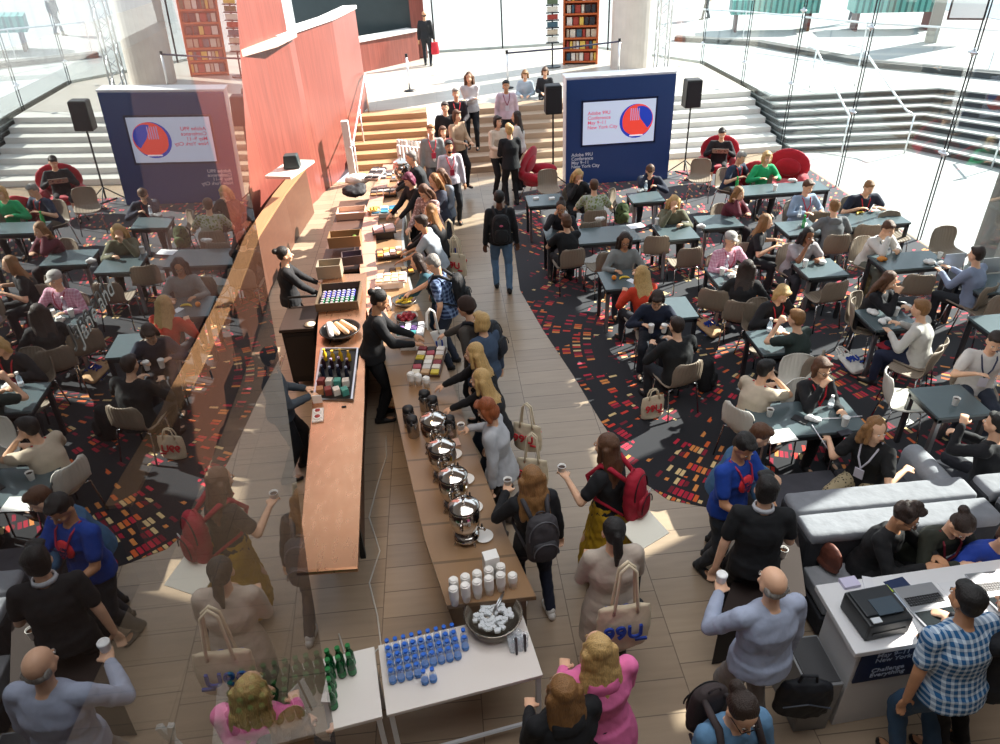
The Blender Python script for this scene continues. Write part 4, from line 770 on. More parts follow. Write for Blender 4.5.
# --- clutter on the tables: cups, wraps, bottles
nm = {0: 'blonde woman in black by the kiosk'}
for px, py, lb, k in [(868, 196, 'cup in front of the heavyset man in navy', 'lid'), (657, 222, 'paper cup on the table of the olive jacket blonde', 'lid'), (651, 329, 'paper cup before the woman in navy and scarf', 'lid'), (664, 329, 'second cup beside the paper cup of the woman in navy', 'lid'), (722, 272, 'left paper cup of the flat cap table', 'lid'), (737, 271, 'right paper cup of the flat cap table', 'lid'), (732, 278, 'front paper cup of the flat cap table', 'lid'),
                      (805, 264, 'paper cup left of the wrapper of the woman drinking', 'lid'), (896, 312, 'paper cup on the wrapper table', 'lid'), (956, 401, 'single paper cup standing on the empty blue grey table', 'cup'), (845, 422, 'paper cup standing among white cables', 'lid'), (770, 412, 'small cup in the hand of the cream polo man', 'cup'), (735, 205, 'cup before the woman in maroon', 'lid'), (745, 208, 'right cup before the woman in maroon', 'lid'), (775, 188, 'cup at the left of the longest table', 'lid'), (940, 255, 'cup by the laptop of the man typing', 'cup'), (766, 410, 'cup by the watch', 'cup')][:-1]:
    q = P(px, py, TT+.05); cup((q.x, q.y, TT), 'white '+lb, k)
WRAP = 'EFEDEA'
def wrapper(px, py, label, z=TT, col=WRAP, s=1.0):
    q = P(px, py, z+.03); a = RNG.uniform(-1, 1, (4, 2))*.05*s
    return tag(fuse('food_wrapper', [ell((x, y, .03), (.055*s, .045*s, .03*s), rot(k, .3*k)) for k, (x, y) in enumerate(a)], mat(col, .7, kind='cloth'), .010, 1, None, (q.x, q.y, z), disp=.006), label, 'wrapper')
for px, py, lb, c in [(583, 192, 'crumpled white napkin of the blonde by the kiosk', WRAP), (640, 190, 'white plate wrapper of the man in navy jacket', WRAP), (685, 222, 'white sandwich paper under the olive blonde', WRAP), (702, 226, 'small napkin at the end of the olive blonde table', WRAP), (600, 218, 'tissue beside the camouflage rucksack', WRAP), (880, 205, 'napkin in front of the heavyset man', WRAP), (733, 276, 'napkin amid the flat cap cups', WRAP), (820, 262, 'white wrapper of the woman drinking', WRAP),
                      (880, 258, 'orange sandwich wrapper of the man in the white shirt', 'D98A3A'), (930, 262, 'white napkin of the long lunch table', WRAP), (945, 264, 'crumpled white bag by the laptop', WRAP), (875, 312, 'large white wrapper on the wrapper table', WRAP), (885, 320, 'open white food paper on the wrapper table', WRAP), (778, 330, 'white plate paper between the blonde bob and the green tee', WRAP), (905, 305, 'napkin near the pale shirt man', WRAP), (793, 180, 'white paper bag on the longest table', WRAP), (810, 184, 'small red and white bag on the longest table', 'E0A8A0'), (812, 420, 'white adapter with cables on the long cable table', WRAP), (806, 225, 'white wrapper behind the green bottle', WRAP), (735, 212, 'napkins before the woman in maroon', WRAP)]: wrapper(px, py, lb, TT, c)
def bottle(name, x, y, z, h, r, col, label, capc='2A5FC0', cat='bottle', group=None, alpha=.45, band=None):
    e = empty(name, (x, y, z)); tag(e, label, cat, group)
    mesh_obj('bottle_body', [lathe([(r*.9, 0), (r, .006), (r, h*.55), (r*.92, h*.62), (r*.42, h*.82), (r*.38, h*.92), (.001, h*.93)], n=14)], mat(col, .12, alpha=alpha), e, smooth=True)
    mesh_obj('bottle_cap', [cyl((0, 0, h*.88), r*.6, h*.12, 12)], mat(capc, .4), e)
    if band: mesh_obj('bottle_label', [lathe([(r+.0012, h*.08), (r+.0012, h*.30)], n=14)], mat(band, .5), e)
    return e
for px, py, lb, c, h in [(646, 186, 'clear water bottle of the man in the navy jacket', 'C4D8E8', .2), (727, 262, 'clear bottle at the left of the flat cap table', 'C4D8E8', .2), (770, 325, 'clear water bottle in front of the green tee man', 'C4D8E8', .2), (800, 212, 'clear bottle behind the green bottle', 'D4DCE4', .2), (832, 400, 'tall clear tumbler among the cables', 'DDE6EC', .16)]:
    q = P(px, py, TT+.1); bottle('water_bottle', q.x, q.y, TT, h, .03, c, lb, 'F0F0F0', band='E8EEF4')
for px, py, lb in [(804, 222, 'green bottle on the table of the man in the blue lanyard shirt'), (737, 183, 'green bottle held up by the man in the navy polo')]:
    q = P(px, py, TT+.1); bottle('green_bottle', q.x, q.y, TT, .22, .03, '2FA85A', lb, '2FA85A', alpha=.8)
q = P(614, 278, TT+.03); tag(mesh_obj('orange', [ell((0, 0, 0), (.037,)*3)], mat('E88A2A', .5), None, (q.x, q.y, TT+.036), smooth=True), 'orange lying on the dark table of the red jumper', 'fruit')
def banana(loc, rz, label, tilt=0, s=1.0, grp=None):
    pts_ = [(.085*math.cos(a), .085*math.sin(a)-.05, .018) for a in np.linspace(.35, 2.8, 9)]; o = mesh_obj('banana', [tube(pts_, [.006, .013, .017, .018, .018, .018, .016, .011, .004], 8)], mat('E5C23A', .5), None, loc, rz, smooth=True); o.scale = (s,)*3; return tag(o, label, 'fruit', grp)
q = P(624, 279, TT); banana((q.x, q.y, TT), .2, 'banana lying beside the orange on the dark table')
q = P(860, 214, TT); banana((q.x, q.y, TT), .4, 'banana under the arm of the heavyset man')
# white cables on the long table
for k, (pts_, lb) in enumerate([([(812, 425, TT+.01), (822, 440, TT+.01), (832, 455, .5), (828, 470, .1)], 'white charging cable hanging off the long cable table'), ([(815, 419, TT+.012), (840, 418, TT+.012), (862, 416, TT+.012)], 'white cable lying straight along the long table')]):
    tag(mesh_obj('charging_cable', [tube([P(*q) for q in pts_], .006, 6)], mat('EDEBF2', .5), smooth=True), lb, 'cable')
# bags on the carpet
tote((P(652, 412, .1).x, P(652, 412, .1).y, .02), .2, 'canvas tote with red print standing under the chair of the man in the black suit', 'red', s=.85, straps=.12)
q = P(718, 335, .1); tote((q.x, q.y, .10), .7, 'tan canvas tote with navy print slumped beside a dark table', 'blue', lying=True, s=.9, straps=.18, col='C8A27A')
q = P(860, 372, .1); tote((q.x, q.y, .10), .4, 'white tote with blue letters lying between chairs at the right', 'blue', lying=True, s=.85, straps=.15, col='E4E0D8')
def ruck(px, py, z, rz, col, label, s=.8, k2=None):
    q = P(px, py, z+.15); e = empty('rucksack', (q.x, q.y, z), rz); e.scale = (s,)*3; tag(e, label, 'backpack')
    fuse('bag_body', [rings([np.array([0, 0, z_]) for z_ in (0, .02, .15, .3, .42, .46)], [np.array([q_, 0, 0]) for q_ in (.12, .16, .17, .16, .12, .04)], [np.array([0, q_, 0]) for q_ in (.08, .11, .115, .10, .07, .02)], 18)], mat(col, .85, kind='spots' if k2 else 'cloth', **(dict(c2=k2, f=14, th=.4) if k2 else {})), .018, 2, e, disp=.008)
    fuse('front_pocket', [ell((0, -.11, .16), (.12, .05, .11))], mat(col, .85, kind='cloth'), .018, 1, e, disp=.004)
    mesh_obj('strap', [tube([(-.08, .10, .4), (-.1, .18, .3), (-.1, .12, .05)], .016), tube([(.08, .10, .4), (.1, .18, .3), (.1, .12, .05)], .016)], mat('1A1A1C', .8), e, smooth=True); return e
ruck(622, 215, .45, .3, '4A5A34', 'green camouflage rucksack propped on a chair by the olive jacket blonde', .85, '23301C')
ruck(706, 378, .01, 1.0, '101114', 'black shoulder bag lying on the carpet behind the cream polo man', .95)
ruck(868, 286, .01, .2, '7A6A48', 'olive brown bag slumped beside the wrapper table', .8, '8E8464')
ruck(702, 172, .01, .6, '23324A', 'navy bag leaning on the magazine armchair', .9)
q = P(845, 335, .2)
seatbag = fuse('handbag', [ell((0, 0, .14), (.05, .13, .14)), ell((0, .02, .05), (.06, .14, .06))], mat('6A3A2C', .6, kind='cloth'), .012, 2, None, (3.05, 3.98, .44), .3, disp=.005); tag(seatbag, 'brown leather bag standing on the grey sofa left of the woman in the blazer', 'handbag')
# ================================================================= standing people
def st(px, py, face, desc, *a, **k): return person(px, py, 'stand', face, desc, *a, **k)
b1 = st(424, 15, 5, 'man in a black jacket walking away across the lobby with a red bag', '1B1C20', '1E2028', 'dark', 'bald', skin='t', zb=1.0, legs=(.12, -.10))
o = fuse('carrier_bag', [rings([np.array([0, 0, z]) for z in (0, .02, .2, .4)], [np.array([q, 0, 0]) for q in (.10, .14, .15, .12)], [np.array([0, q, 0]) for q in (.04, .06, .05, .01)], 12)], mat('C81E30', .6, kind='cloth'), .02, 1, None, tuple(wp(b1, (.28, 0, .35))), .3); tag(o, 'bright red carrier bag held by the man walking away in the lobby', 'bag')
b2 = st(469, 78, 185, 'long haired woman in a white and grey top with folded arms on the steps', 'C9C8CC', '1B1E26', 'brown', 'long', zb=.72, pose='cross', legs=(.06, -.05))
b3 = st(456, 94, 180, 'grey haired man in a dark shirt queueing on the steps', '2C2A30', '26262C', 'grey', 'short', zb=.45, pose='hold', lany='C02030')
b4 = st(445, 108, 180, 'man in glasses and a black waistcoat over white in the queue', '17181C', '1E1E24', 'dark', 'short', zb=.25, glasses=True, pose='down')
b5 = st(457, 116, 140, 'woman in a beige patterned blouse with a cream bag in the queue', 'C4A68A', '1A1A1E', 'brown', 'bob', zb=.15, pose='hold', legs=(.12, -.08), hp=5)
b6 = st(431, 131, 175, 'older man in a grey waistcoat and white sleeves with a red lanyard', '8A8F90', '5A5C60', 'light', 'short', lany='C02030', zb=.0, s=1.02)
b7 = st(443, 132, 170, 'woman with a pale face looking over the shoulder of the grey waistcoat man', '9A5A5A', '2A2A30', 'brown', 'bob', s=.95)
b8 = st(449, 147, 170, 'bearded man in a pale shirt with a rucksack strap and red lanyard', 'D4CED8', '1C1D22', 'black', 'short', lany='C02030', beard=True, pose='down', skin='t')
b9 = st(411, 158, 265, 'grey haired man in a dark jacket bending over the far end of the buffet', '1E2428', '1E2024', 'grey', 'short', pose='reach', lean=14)
b10 = st(409, 180, 235, 'person with purple dyed hair in a black coat at the buffet', '16171B', '1B1B20', 'purple', 'bob', pose='reach', lean=10, coat=.25, hp=25)
b11 = st(424, 192, 215, 'brown haired woman smiling down in a floral blouse at the buffet', '9A7A74', '22222A', 'brown', 'long', pose='reach', lean=14, hp=30, topk='spots', topx=dict(c2='D8C0BC', f=30, th=.4))
b12 = st(434, 181, 230, 'fair haired woman behind the floral blouse at the buffet', '3A4050', '2A2C34', 'light', 'long', pose='reach', lean=6, hp=15)
b13 = st(441, 176, 220, 'woman in a grey top with brown hair and a pink coat over her arm', '7E8894', '2C2E36', 'brown', 'long', pose='hold', hp=20)
o = fuse('coat_over_arm', [ell((0, 0, 0), (.09, .12, .24)), ell((.02, 0, -.12), (.08, .10, .16))], mat('D87090', .8, kind='cloth'), .02, 1, None, tuple(wp(b13, (.25, .05, .95))), .3, disp=.01); tag(o, 'pink coat carried over an arm in the queue', 'coat')
b14 = st(430, 212, 280, 'long brown haired woman in black seen from behind at the buffet', '15161A', '16171C', 'light', 'long', pose='reach', lean=8)
q = wp(b14, (.30, -.08, .62)); tote(tuple(q), b14['R']+1.5, 'canvas tote with blue letters on the shoulder of the long haired woman at the buffet', 'blue', straps=.34)
b15 = st(421, 223, 278, 'short haired man in a light grey blue shirt reaching over the buffet', 'A4AEB8', '3A4250', 'dark', 'short', pose='reach', lean=16, skin='t', sleeve='short', lany='A03050')
b16 = st(417, 262, 265, 'dark haired person in a teal top bending low at the buffet', '2E5A68', '27384E', 'dark', 'long', pose='reachL', lean=24, s=.93)
q = wp(b15, (.28, -.22, .55)); tote(tuple(q), b15['R']+1.2, 'canvas tote with red letters between two buffet guests', 'red', straps=.3)
b17 = st(433, 264, 285, 'grey haired man in a navy checked shirt with a black rucksack', '1C2E52', '2C3444', 'grey', 'short', pose='reachR', lean=8, sleeve='short', topk='plaid', topx=dict(c2='7F97BC', f=110), near=True, hp=25)
backpack(b17, '15171B', 'black rucksack on the navy checked shirt')
q = P(436, 350, .55); tote((q.x-.02, q.y, .45), .3, 'white tote with big blue letters hanging at the buffet edge', 'blue', straps=.34, col='E6E4DE')
b18 = st(466, 308, 300, 'person in a brown beanie and grey brown hooded jacket', '4A4540', '1E2026', 'dark', 'short', pose='reachR', lean=10, hat='beanie', hoodcol='3A2A24', hood='5A5A5C', near=True, wide=1.1)
backpack(b18, '1B2028', 'dark rucksack on the person in the beanie')
b19 = st(481, 322, 320, 'person in a blue grey anorak partly hidden behind the beanie', '3C4E66', '20242E', 'blonde', 'bob', pose='down', s=.96)
b20 = st(474, 354, 282, 'blonde woman in black reaching for the cup stacks', '141417', '1E2A3A', 'blonde', 'long', pose='reachR', lean=10, near=True, s=.98)
b21 = st(480, 380, 288, 'fair blonde woman with a white striped rucksack strap reaching to the airpots', '17171B', '1C2230', 'blonde', 'long', pose='reachR', lean=12, near=True, s=.96)
q = wp(b21, (.25, -.25, .5)); tote(tuple(q), b21['R']+1.4, 'canvas tote with red letters behind the fair blonde woman', 'red', straps=.3, s=.9)
b22 = st(487, 410, 285, 'ginger woman in a grey jumper and tall grey boots pouring coffee', 'B4B6BA', '17181C', 'ginger', 'bob', pose='cup', lean=5, near=True, boots='4A4340', hp=25, s=.97, coat=.12)
heldcup(b22, 1, 'white cup of black coffee in the hand of the ginger woman')
q = wp(b22, (.22, -.28, .48)); tote(tuple(q), b22['R']+1.5, 'canvas tote with red letters on the back of the ginger woman', 'red', straps=.36, s=.9)
b23 = st(531, 478, 350, 'woman with long wavy brown hair, black jacket and grey rucksack holding a cup', '17181C', '1B2236', 'light', 'wavy', pose='cupL', near=True, shoes='E4E2DE', legs=(.10, -.12), s=.97)
heldcup(b23, 0, 'white coffee cup held out by the woman with the grey rucksack')
backpack(b23, '3C3A3E', 'dark grey rucksack on the wavy haired woman', '343236', '55555A')
b24 = st(606, 446, 308, 'woman in a mustard skirt and black top raising a coffee cup', '15161A', 'B08A14', 'brown', 'long', pose='cupL', near=True, skirt=.72, sleeve='short', s=1.0, coat=0)
heldcup(b24, 0, 'open coffee cup raised by the woman in the mustard skirt')
backpack(b24, 'A8152F', 'bright red rucksack on the woman in the mustard skirt', '9A1129', '3A0A14', logo='D8D8D8')
b25 = st(613, 531, 358, 'dark ponytailed woman in a long beige coat carrying a canvas tote', 'BCAEA0', '3A3430', 'black', 'pony', pose='hold', near=True, coat=.42, wide=1.08)
q = wp(b25, (.02, -.27, .74)); tote(tuple(q), b25['R'], 'canvas tote with large blue letters on the back of the beige coat', 'blue', straps=.40, s=1.12)
b26 = st(597, 648, 350, 'blonde woman in a hot pink hooded raincoat seen from behind', 'F078AE', '14151A', 'blonde', 'wavy', pose='hold', near=True, coat=.24, hood='EA70A6', wide=1.28)
b27 = st(562, 690, 345, 'woman with straight brown hair and a black jacket beside the pink raincoat', '131418', '22304A', 'light', 'long', pose='hold', near=True, hood='17181C', wide=1.22, s=.97)
b28 = st(499, 198, 2, 'man in a black jacket and blue jeans walking up the corridor', '15161A', '5E7E9E', 'black', 'short', pose='down', near=True, legs=(.10, -.14), skin='d')
backpack(b28, '1B1C20', 'black square rucksack with a small pink badge walking up the corridor', logo='C85A78')
b29 = st(509, 130, 350, 'blonde woman in a black trouser suit seen from behind below the steps', '14151A', '14151A', 'blonde', 'grown', pose='hold', coat=.12)
b30 = st(516, 117, 280, 'dark haired woman in a white cardigan turned to the left', 'E4DED8', '2A2C34', 'dark', 'long', pose='hold', zb=.1)
b31 = st(498, 122, 150, 'woman in a cream blouse with a tan handbag facing the suit', 'E0CDB8', '15161A', 'dark', 'bob', pose='hold', zb=.1)
o = fuse('handbag', [ell((0, 0, 0), (.15, .06, .12)), ell((0, 0, -.05), (.16, .07, .08))], mat('B47A3A', .6), .02, 1, None, tuple(wp(b31, (-.28, .1, .75))), .4); tag(o, 'tan handbag of the woman facing the black suit', 'handbag')
b32 = st(506, 86, 180, 'man in a pale pink shirt with a lanyard standing on the wide steps', 'D2BCC8', '1E1F26', 'black', 'short', zb=.42, lany='8A3050', skin='t')
for (px, py, fc, ds, tc, bc_, hr, zst, kw) in [(525, 75, 190, 'woman in a pale denim jacket sitting on the wide steps', 'A9BAC8', '1B1C22', 'light', .43, {}), (545, 72, 185, 'woman in a dark jacket and skirt sitting on the top step', '22242A', '1C1C22', 'brown', .50, dict(skirt=.3))]:
    person(px, py, 'sit', fc, ds, tc, bc_, hr, 'short' if 0 else 'bob', pose='lap', zb=zst, hp=20, shoes='C8B8A8', **kw)
# staff
c1 = st(285, 255, 75, 'staff woman in black with her hair in a bun behind the bar', '15171B', '15171B', 'black', 'bun', pose='lean', skin='f', s=.98, near=True)
c3 = st(272, 358, 70, 'staff member in a grey blue top and black trousers walking behind the bar', '3C4650', '15171C', 'black', 'short', pose='hold', near=True, legs=(.12, -.12))
c2 = st(380, 301, 82, 'server in a black uniform and headscarf arranging the buffet', '101216', '101216', 'black', 'bun', pose='work', skin='t', near=True, s=1.06, lean=12, hp=18)
# people right, near
d1 = st(744, 447, 152, 'man in a royal blue tee with a red print holding a small bag', '14409C', '2B3038', 'black', 'short', pose='both', sleeve='short', near=True, skin='t', lany='B02848', hp=28, badge=False, shoes='17181A', legs=(.05, -.1), hy=10)
prt = fuse('shirt_print', [ell(d1['chest']+d1['tf']*.132+d1['td']*.00+np.array([.0, 0, 0]), (.085, .03, .095))], mat('E4343E', .7), .010, 1, d1['root'])
text('print_lettering', '99U\nConference\nNYC', .034, mat('2A1E50', .7), d1['root'], tuple(d1['chest']+d1['tf']*.172+np.array([.065, 0, .035])), (math.radians(90-8), 0, math.pi), .002, .001, space=.95)
q = wp(d1, (0, .48, 1.0)); gb = empty('gift_bag', tuple(q), .4); tag(gb, 'small glossy white gift bag held by the man in the royal blue tee', 'bag')
mesh_obj('bag_body', [box((0, 0, .06), (.12, .07, .14), 0, 1.1)], mat('D9DEE4', .3), gb, bev=.004); mesh_obj('handle', [tube([(-.04, 0, .13), (-.03, 0, .2), (.03, 0, .2), (.04, 0, .13)], .004)], mat('D9DEE4', .3), gb)
d2 = st(766, 489, 12, 'man in a black polo with a white collar trim seen from behind at the sofa', '0F1115', '0F1014', 'black', 'grown', pose='cupRdown', sleeve='short', near=True, skin='f', collar='C9CCD2', s=1.03, lean=4, legs=(.0, .04))
d3 = st(760, 436, 110, 'balding man in a denim shirt stooping behind the royal blue tee', '3C6488', '2A2E38', 'brown', 'short', pose='both', near=True, lean=20, hp=15, s=.96)
d4 = st(772, 583, 350, 'bald man in a pale blue dress shirt and grey trousers seen from behind', 'A6B0C6', '8C8682', 'grey', 'bald', pose='cupL', near=True, wide=1.14, s=1.04)
heldcup(d4, 0, 'lidded white cup in the left hand of the bald man', 'lid', 1.0)
q = wp(d4, (.34, -.12, .50)); e = empty('briefcase', tuple(q), d4['R']-.3); tag(e, 'black soft laptop bag hanging from the hand of the bald man', 'bag')
fuse('bag_body', [rings([np.array([0, 0, z]) for z in (-.2, -.17, .0, .13, .17)], [np.array([q_, 0, 0]) for q_ in (.16, .20, .21, .19, .14)], [np.array([0, q_, 0]) for q_ in (.05, .08, .085, .06, .03)], 20)], mat('14171E', .7, kind='cloth'), .013, 2, e, disp=.01); mesh_obj('handle', [tube([(-.07, 0, .14), (-.05, 0, .24), (.05, 0, .24), (.07, 0, .14)], .012)], mat('14171E', .7), e)
mesh_obj('zip', [tube([(-.17, -.085, -.02), (0, -.09, .03), (.17, -.085, -.02)], .006)], mat('39404C', .5), e)
d5 = st(742, 712, 170, 'man in a light denim jacket and glasses with tied back hair, bottom edge', '5E86A8', '2A2C34', 'dark', 'bun', pose='hold', near=True, glasses=True, wide=1.12, hp=25, s=1.0)
backpack(d5, '3A3030', 'brown rucksack worn by the denim jacket man at the bottom edge', sz=.9)
d6 = st(966, 600, 352, 'man in a blue and white checked shirt leaning toward the white desk', '1F5A8A', '34506C', 'black', 'short', pose='lean' if False else 'down', near=True, sleeve='short', topk='plaid', topx=dict(c2='C9D8E4', f=150), wide=1.18, lean=8, skin='t', s=1.04)
d7 = st(1016, 606, 330, 'person in dark clothes cut off by the right edge at the desk', '14161C', '15161A', 'dark', 'short', pose='both', near=True)
# passers-by outside
for (px, py, fc, ds, tc, bc_) in [(709, -22, 250, 'passer-by in dark trousers striding across the plaza outside, top edge', '2A2A30', '22242C'), (862, -22, 200, 'passer-by in navy trousers walking outside at the top edge', '3A2A34', '1E2238')]:
    pw_ = PY(px, py, 0) if 0 else None; person(px, py, 'stand', fc, ds, tc, bc_, 'dark', 'short', zb=1.055, legs=(.28, -.25))
# ================================================================= kiosk and speakers
kz = 2.33; KR = -.012
e = empty('display_wall', (2.76, 15.92, .006), KR); tag(e, 'big navy display wall with a white top and a screen showing a red and blue ball', 'display wall')
NB = mat('23447E', .45)
mesh_obj('wall_body', [box((1.2, .22, kz/2), (2.42, .42, kz))], mat('E9E9EA', .5), e, bev=.01)
mesh_obj('front_panel', [box((1.2, -.004, kz/2-.01), (2.40, .03, kz-.03))], NB, e)
mesh_obj('top_cap', [box((1.2, .25, kz+.012), (2.44, .50, .03))], mat('F4F4F6', .4), e)
sc = mesh_obj('screen', [box((1.18, -.026, 1.37), (1.62, .03, .92))], mat('B9C4DA', .3, emit='C6D2E8', es=.55), e)
mesh_obj('screen_frame', [box((1.18, -.022, 1.85), (1.70, .03, .04)), box((1.18, -.022, .89), (1.70, .03, .04)), box((.35, -.022, 1.37), (.04, .03, 1.0)), box((2.01, -.022, 1.37), (.04, .03, 1.0))], mat('10204A', .3), e)
def disc(c, r, y, a0=0, a1=6.2832, n=30): return [(np.array([(c[0], y, c[1])]+[(c[0]+r*math.cos(a), y, c[1]+r*math.sin(a)) for a in np.linspace(a0, a1, n)]), [(0, i, i+1) for i in range(1, n)])]
BLU = mat('2440B4', .3, emit='2440B4', es=.5); RDD = mat('EE4A3C', .3, emit='EE4A3C', es=.55); LIL = mat('B49AC8', .3, emit='B49AC8', es=.5)
mesh_obj('picture_ball', disc((1.56, 1.37), .37, -.043), BLU, sc); mesh_obj('picture_ball', disc((1.60, 1.39), .345, -.0445), RDD, sc)
mesh_obj('picture_ball', disc((1.66, 1.42), .27, -.046, -.9, 1.9), BLU, sc); mesh_obj('picture_ball', disc((1.50, 1.33), .24, -.0475, 1.6, 5.2), RDD, sc)
mesh_obj('picture_stripes', [box((1.44+.045*k, -.049, 1.52), (.022, .002, .26)) for k in range(5)], LIL, sc)
mesh_obj('picture_stripes', [box((1.58, -.049, 1.06), (.30, .002, .03))], mat('F4F0F8', .3, emit='F4F0F8', es=.5), sc)
TR_ = mat('D8506A', .4, emit='D8506A', es=.4)
text('lettering', 'Adobe 99U\nConference\nMay 9–11\nNew York City', .108, TR_, sc, (.47, -.044, 1.56), (math.pi/2, 0, 0), .001, .001, space=.95)
TW = mat('E4EAF6', .5); text('lettering', 'Adobe 99U\nConference\nMay 9–11\nNew York City', .105, TW, e, (.12, -.022, .66), (math.pi/2, 0, 0), .001, .002, space=.85)
def speaker(px, py, y, label):
    q = PY(px, py, y); e = empty('speaker_stand', (q.x, q.y, .006)); tag(e, 'black tripod stand carrying the '+label, 'speaker stand')
    mesh_obj('pole', [tube([(0, 0, .1), (0, 0, q.z-.3)], .02)], BLACK, e)
    for k in range(3): a = 2.1*k+.5; mesh_obj('leg', [tube([(0, 0, .35), (.42*math.cos(a), .42*math.sin(a), .01)], .013)], BLACK, e)
    e = empty('loudspeaker', (q.x, q.y, q.z-.29)); tag(e, label, 'loudspeaker'); mesh_obj('cabinet', [box((0, 0, .29), (.36, .32, .58), 0, .96)], BLACK, e, bev=.02); mesh_obj('grille', [box((0, -.162, .29), (.30, .012, .5))], mat('26262A', .8), e); mesh_obj('top_plate', [box((0, 0, .582), (.3, .26, .01))], mat('3A3A3E', .6), e)
speaker(553, 99, 15.75, 'loudspeaker standing left of the blue display wall'); speaker(692, 93, 16.05, 'loudspeaker standing right of the blue display wall')
tag(mesh_obj('floor_cable', [tube([(P(675, 172).x, P(675, 172).y, .02), (P(690, 176).x, P(690, 176).y, .02), (P(684, 181).x, P(684, 181).y, .02), (P(705, 178).x, P(705, 178).y, .02)], .014)], BLACK), 'tangle of black speaker cable on the floor right of the display wall', 'cable')
# ================================================================= copper bar
COP = mat('E0A882', .26, .95, kind='metalscratch'); STW = mat('7A5038', .5, kind='wood', sc=(3, 12, 3), c2='5C3A28')
e = empty('copper_bar', (0, 0, 0)); tag(e, 'long copper topped bar counter with a free end nearest the camera', 'bar counter')
bar = [(-1.48, 4.04), (-.99, 4.02), (-1.10, 6.4), (-1.22, 8.3), (-1.30, 9.7), (-1.95, 9.75), (-1.85, 8.35), (-1.66, 6.3)]
CT = mesh_obj('counter_top', [prism(bar, .955, 1.0)], COP, e, bev=.004)
mesh_obj('counter_edge', [tube([(-1.48, 4.04, .975), (-.99, 4.02, .975)], .026, 8)], COP, e)
mesh_obj('cabinet', [prism([(-1.52, 5.2), (-1.16, 5.2), (-1.26, 6.5), (-1.38, 9.6), (-1.85, 9.6), (-1.75, 8.3), (-1.60, 6.3)], 0, .955)], STW, e)
mesh_obj('leg', [box((-1.38, 5.05, .48), (.06, .06, .955))], DK, e); mesh_obj('leg', [box((-1.16, 5.05, .48), (.05, .05, .955))], DK, e)
def at(px, py, z=1.0): q = P(px, py, z); return (q.x, q.y, z)
# basin with baguettes
q = at(341, 334); e = empty('steel_basin', q); tag(e, 'round dark basin of wrapped bread let into the copper bar', 'basin')
mesh_obj('basin_bowl', [lathe([(.05, .012), (.20, .012), (.245, .07), (.26, .075), (.25, .085), (.235, .07), (.19, .03), (.001, .028)], n=28)], mat('3E3A38', .35, .6), e, smooth=True)
for k, (x, y, a, c) in enumerate([(-.08, .02, 2.0, 'E2C4A4'), (.02, .0, 2.15, 'DDB48C'), (.10, .03, 2.25, 'E0BC96'), (-.12, -.05, 1.8, 'C9CBD0')]):
    o = mesh_obj('bread_roll', [cap((-.14, 0, 0), (.14, 0, 0), .035, .035, 10)], mat(c, .6), None, (q[0]+x, q[1]+y, 1.075+.01*k), a, smooth=True); tag(o, ['left paper wrapped baguette in the basin on the bar', 'middle paper wrapped baguette in the basin on the bar', 'right paper wrapped baguette in the basin on the bar', 'silver wrapped roll at the near left of the basin on the bar'][k], 'bread')
# well of bottles
e = empty('bottle_well', (0, 0, 0)); tag(e, 'rectangular steel framed well full of bottles and boxes in the copper bar', 'ice well')
wc = [P(322, 350, 1.0), P(358, 350, 1.0), P(352, 401, 1.0), P(314, 400, 1.0)]
mesh_obj('well_rim', [tube([(p_.x, p_.y, 1.012) for p_ in wc+wc[:1]], .022, 6)], STEEL, e); mesh_obj('well_tray', [prism([(p_.x, p_.y) for p_ in wc][::-1], .999, 1.004)], mat('1B1816', .6), e)
cols = [('E2B030', 3), ('3A2030', 4), ('24283A', 3), ('5A2A20', 3), ('1E2A24', 3)]
k = 0
for r_ in range(5):
    for c_ in range(4):
        t_, u_ = (r_+.5)/5.2, (c_+.7)/4.6; A_ = wc[0].lerp(wc[1], u_); B_ = wc[3].lerp(wc[2], u_); q = A_.lerp(B_, .15+t_*.85); k += 1
        if r_ in (0, 1, 2): bottle('syrup_bottle', q.x, q.y, 1.004, .14+.02*(k % 2), .026, [('D8A828', 'E8B830'), ('2A1822', '6A4A6A'), ('1A2030', '5A6A8A')][r_][0], 'small corked bottle standing in the well of the copper bar', ['F0C040', 'B8A0B8', '8A96B0'][r_], group='bottles in the bar well', alpha=1)
        else: tag(mesh_obj('carton', [box((0, 0, .04), (.085, .075, .08), .1*k)], mat([('4E9A8C'), ('D8CFC4'), ('B07A50'), ('8A3A34'), ('E0D8CC')][k % 5], .6), None, (q.x, q.y, 1.004), bev=.004), ['teal', 'cream', 'tan', 'dark red', 'ivory'][k % 5]+' carton in the bar well, row '+['four', 'five'][r_-3]+' place '+['one', 'two', 'three', 'four'][c_], 'box')
q = at(318, 416); e = empty('sample_tray', q, .1); tag(e, 'small white tray with two red garnished dishes on the copper bar', 'tray')
mesh_obj('tray_plate', [box((0, 0, .01), (.12, .24, .02))], mat('E4DDD6', .5), e, bev=.004)
for y in (-.05, .06): mesh_obj('dish', [cyl((0, y, .02), .045, .012)], mat('F0ECE8', .4), e); mesh_obj('garnish', [ell((0, y, .036), (.03, .028, .01))], mat('A83A34', .5), e)
tag(mesh_obj('card_holder', [box((0, 0, .05), (.10, .012, .10))], mat('EFE9E2', .5), None, at(318, 403), bev=.002), 'small white card standing behind the garnished dishes', 'card')
tag(mesh_obj('bar_clip', [box((0, 0, .006), (.05, .02, .012))], DK, None, at(344, 407), bev=.002), 'little dark clip lying on the copper bar', 'clip')
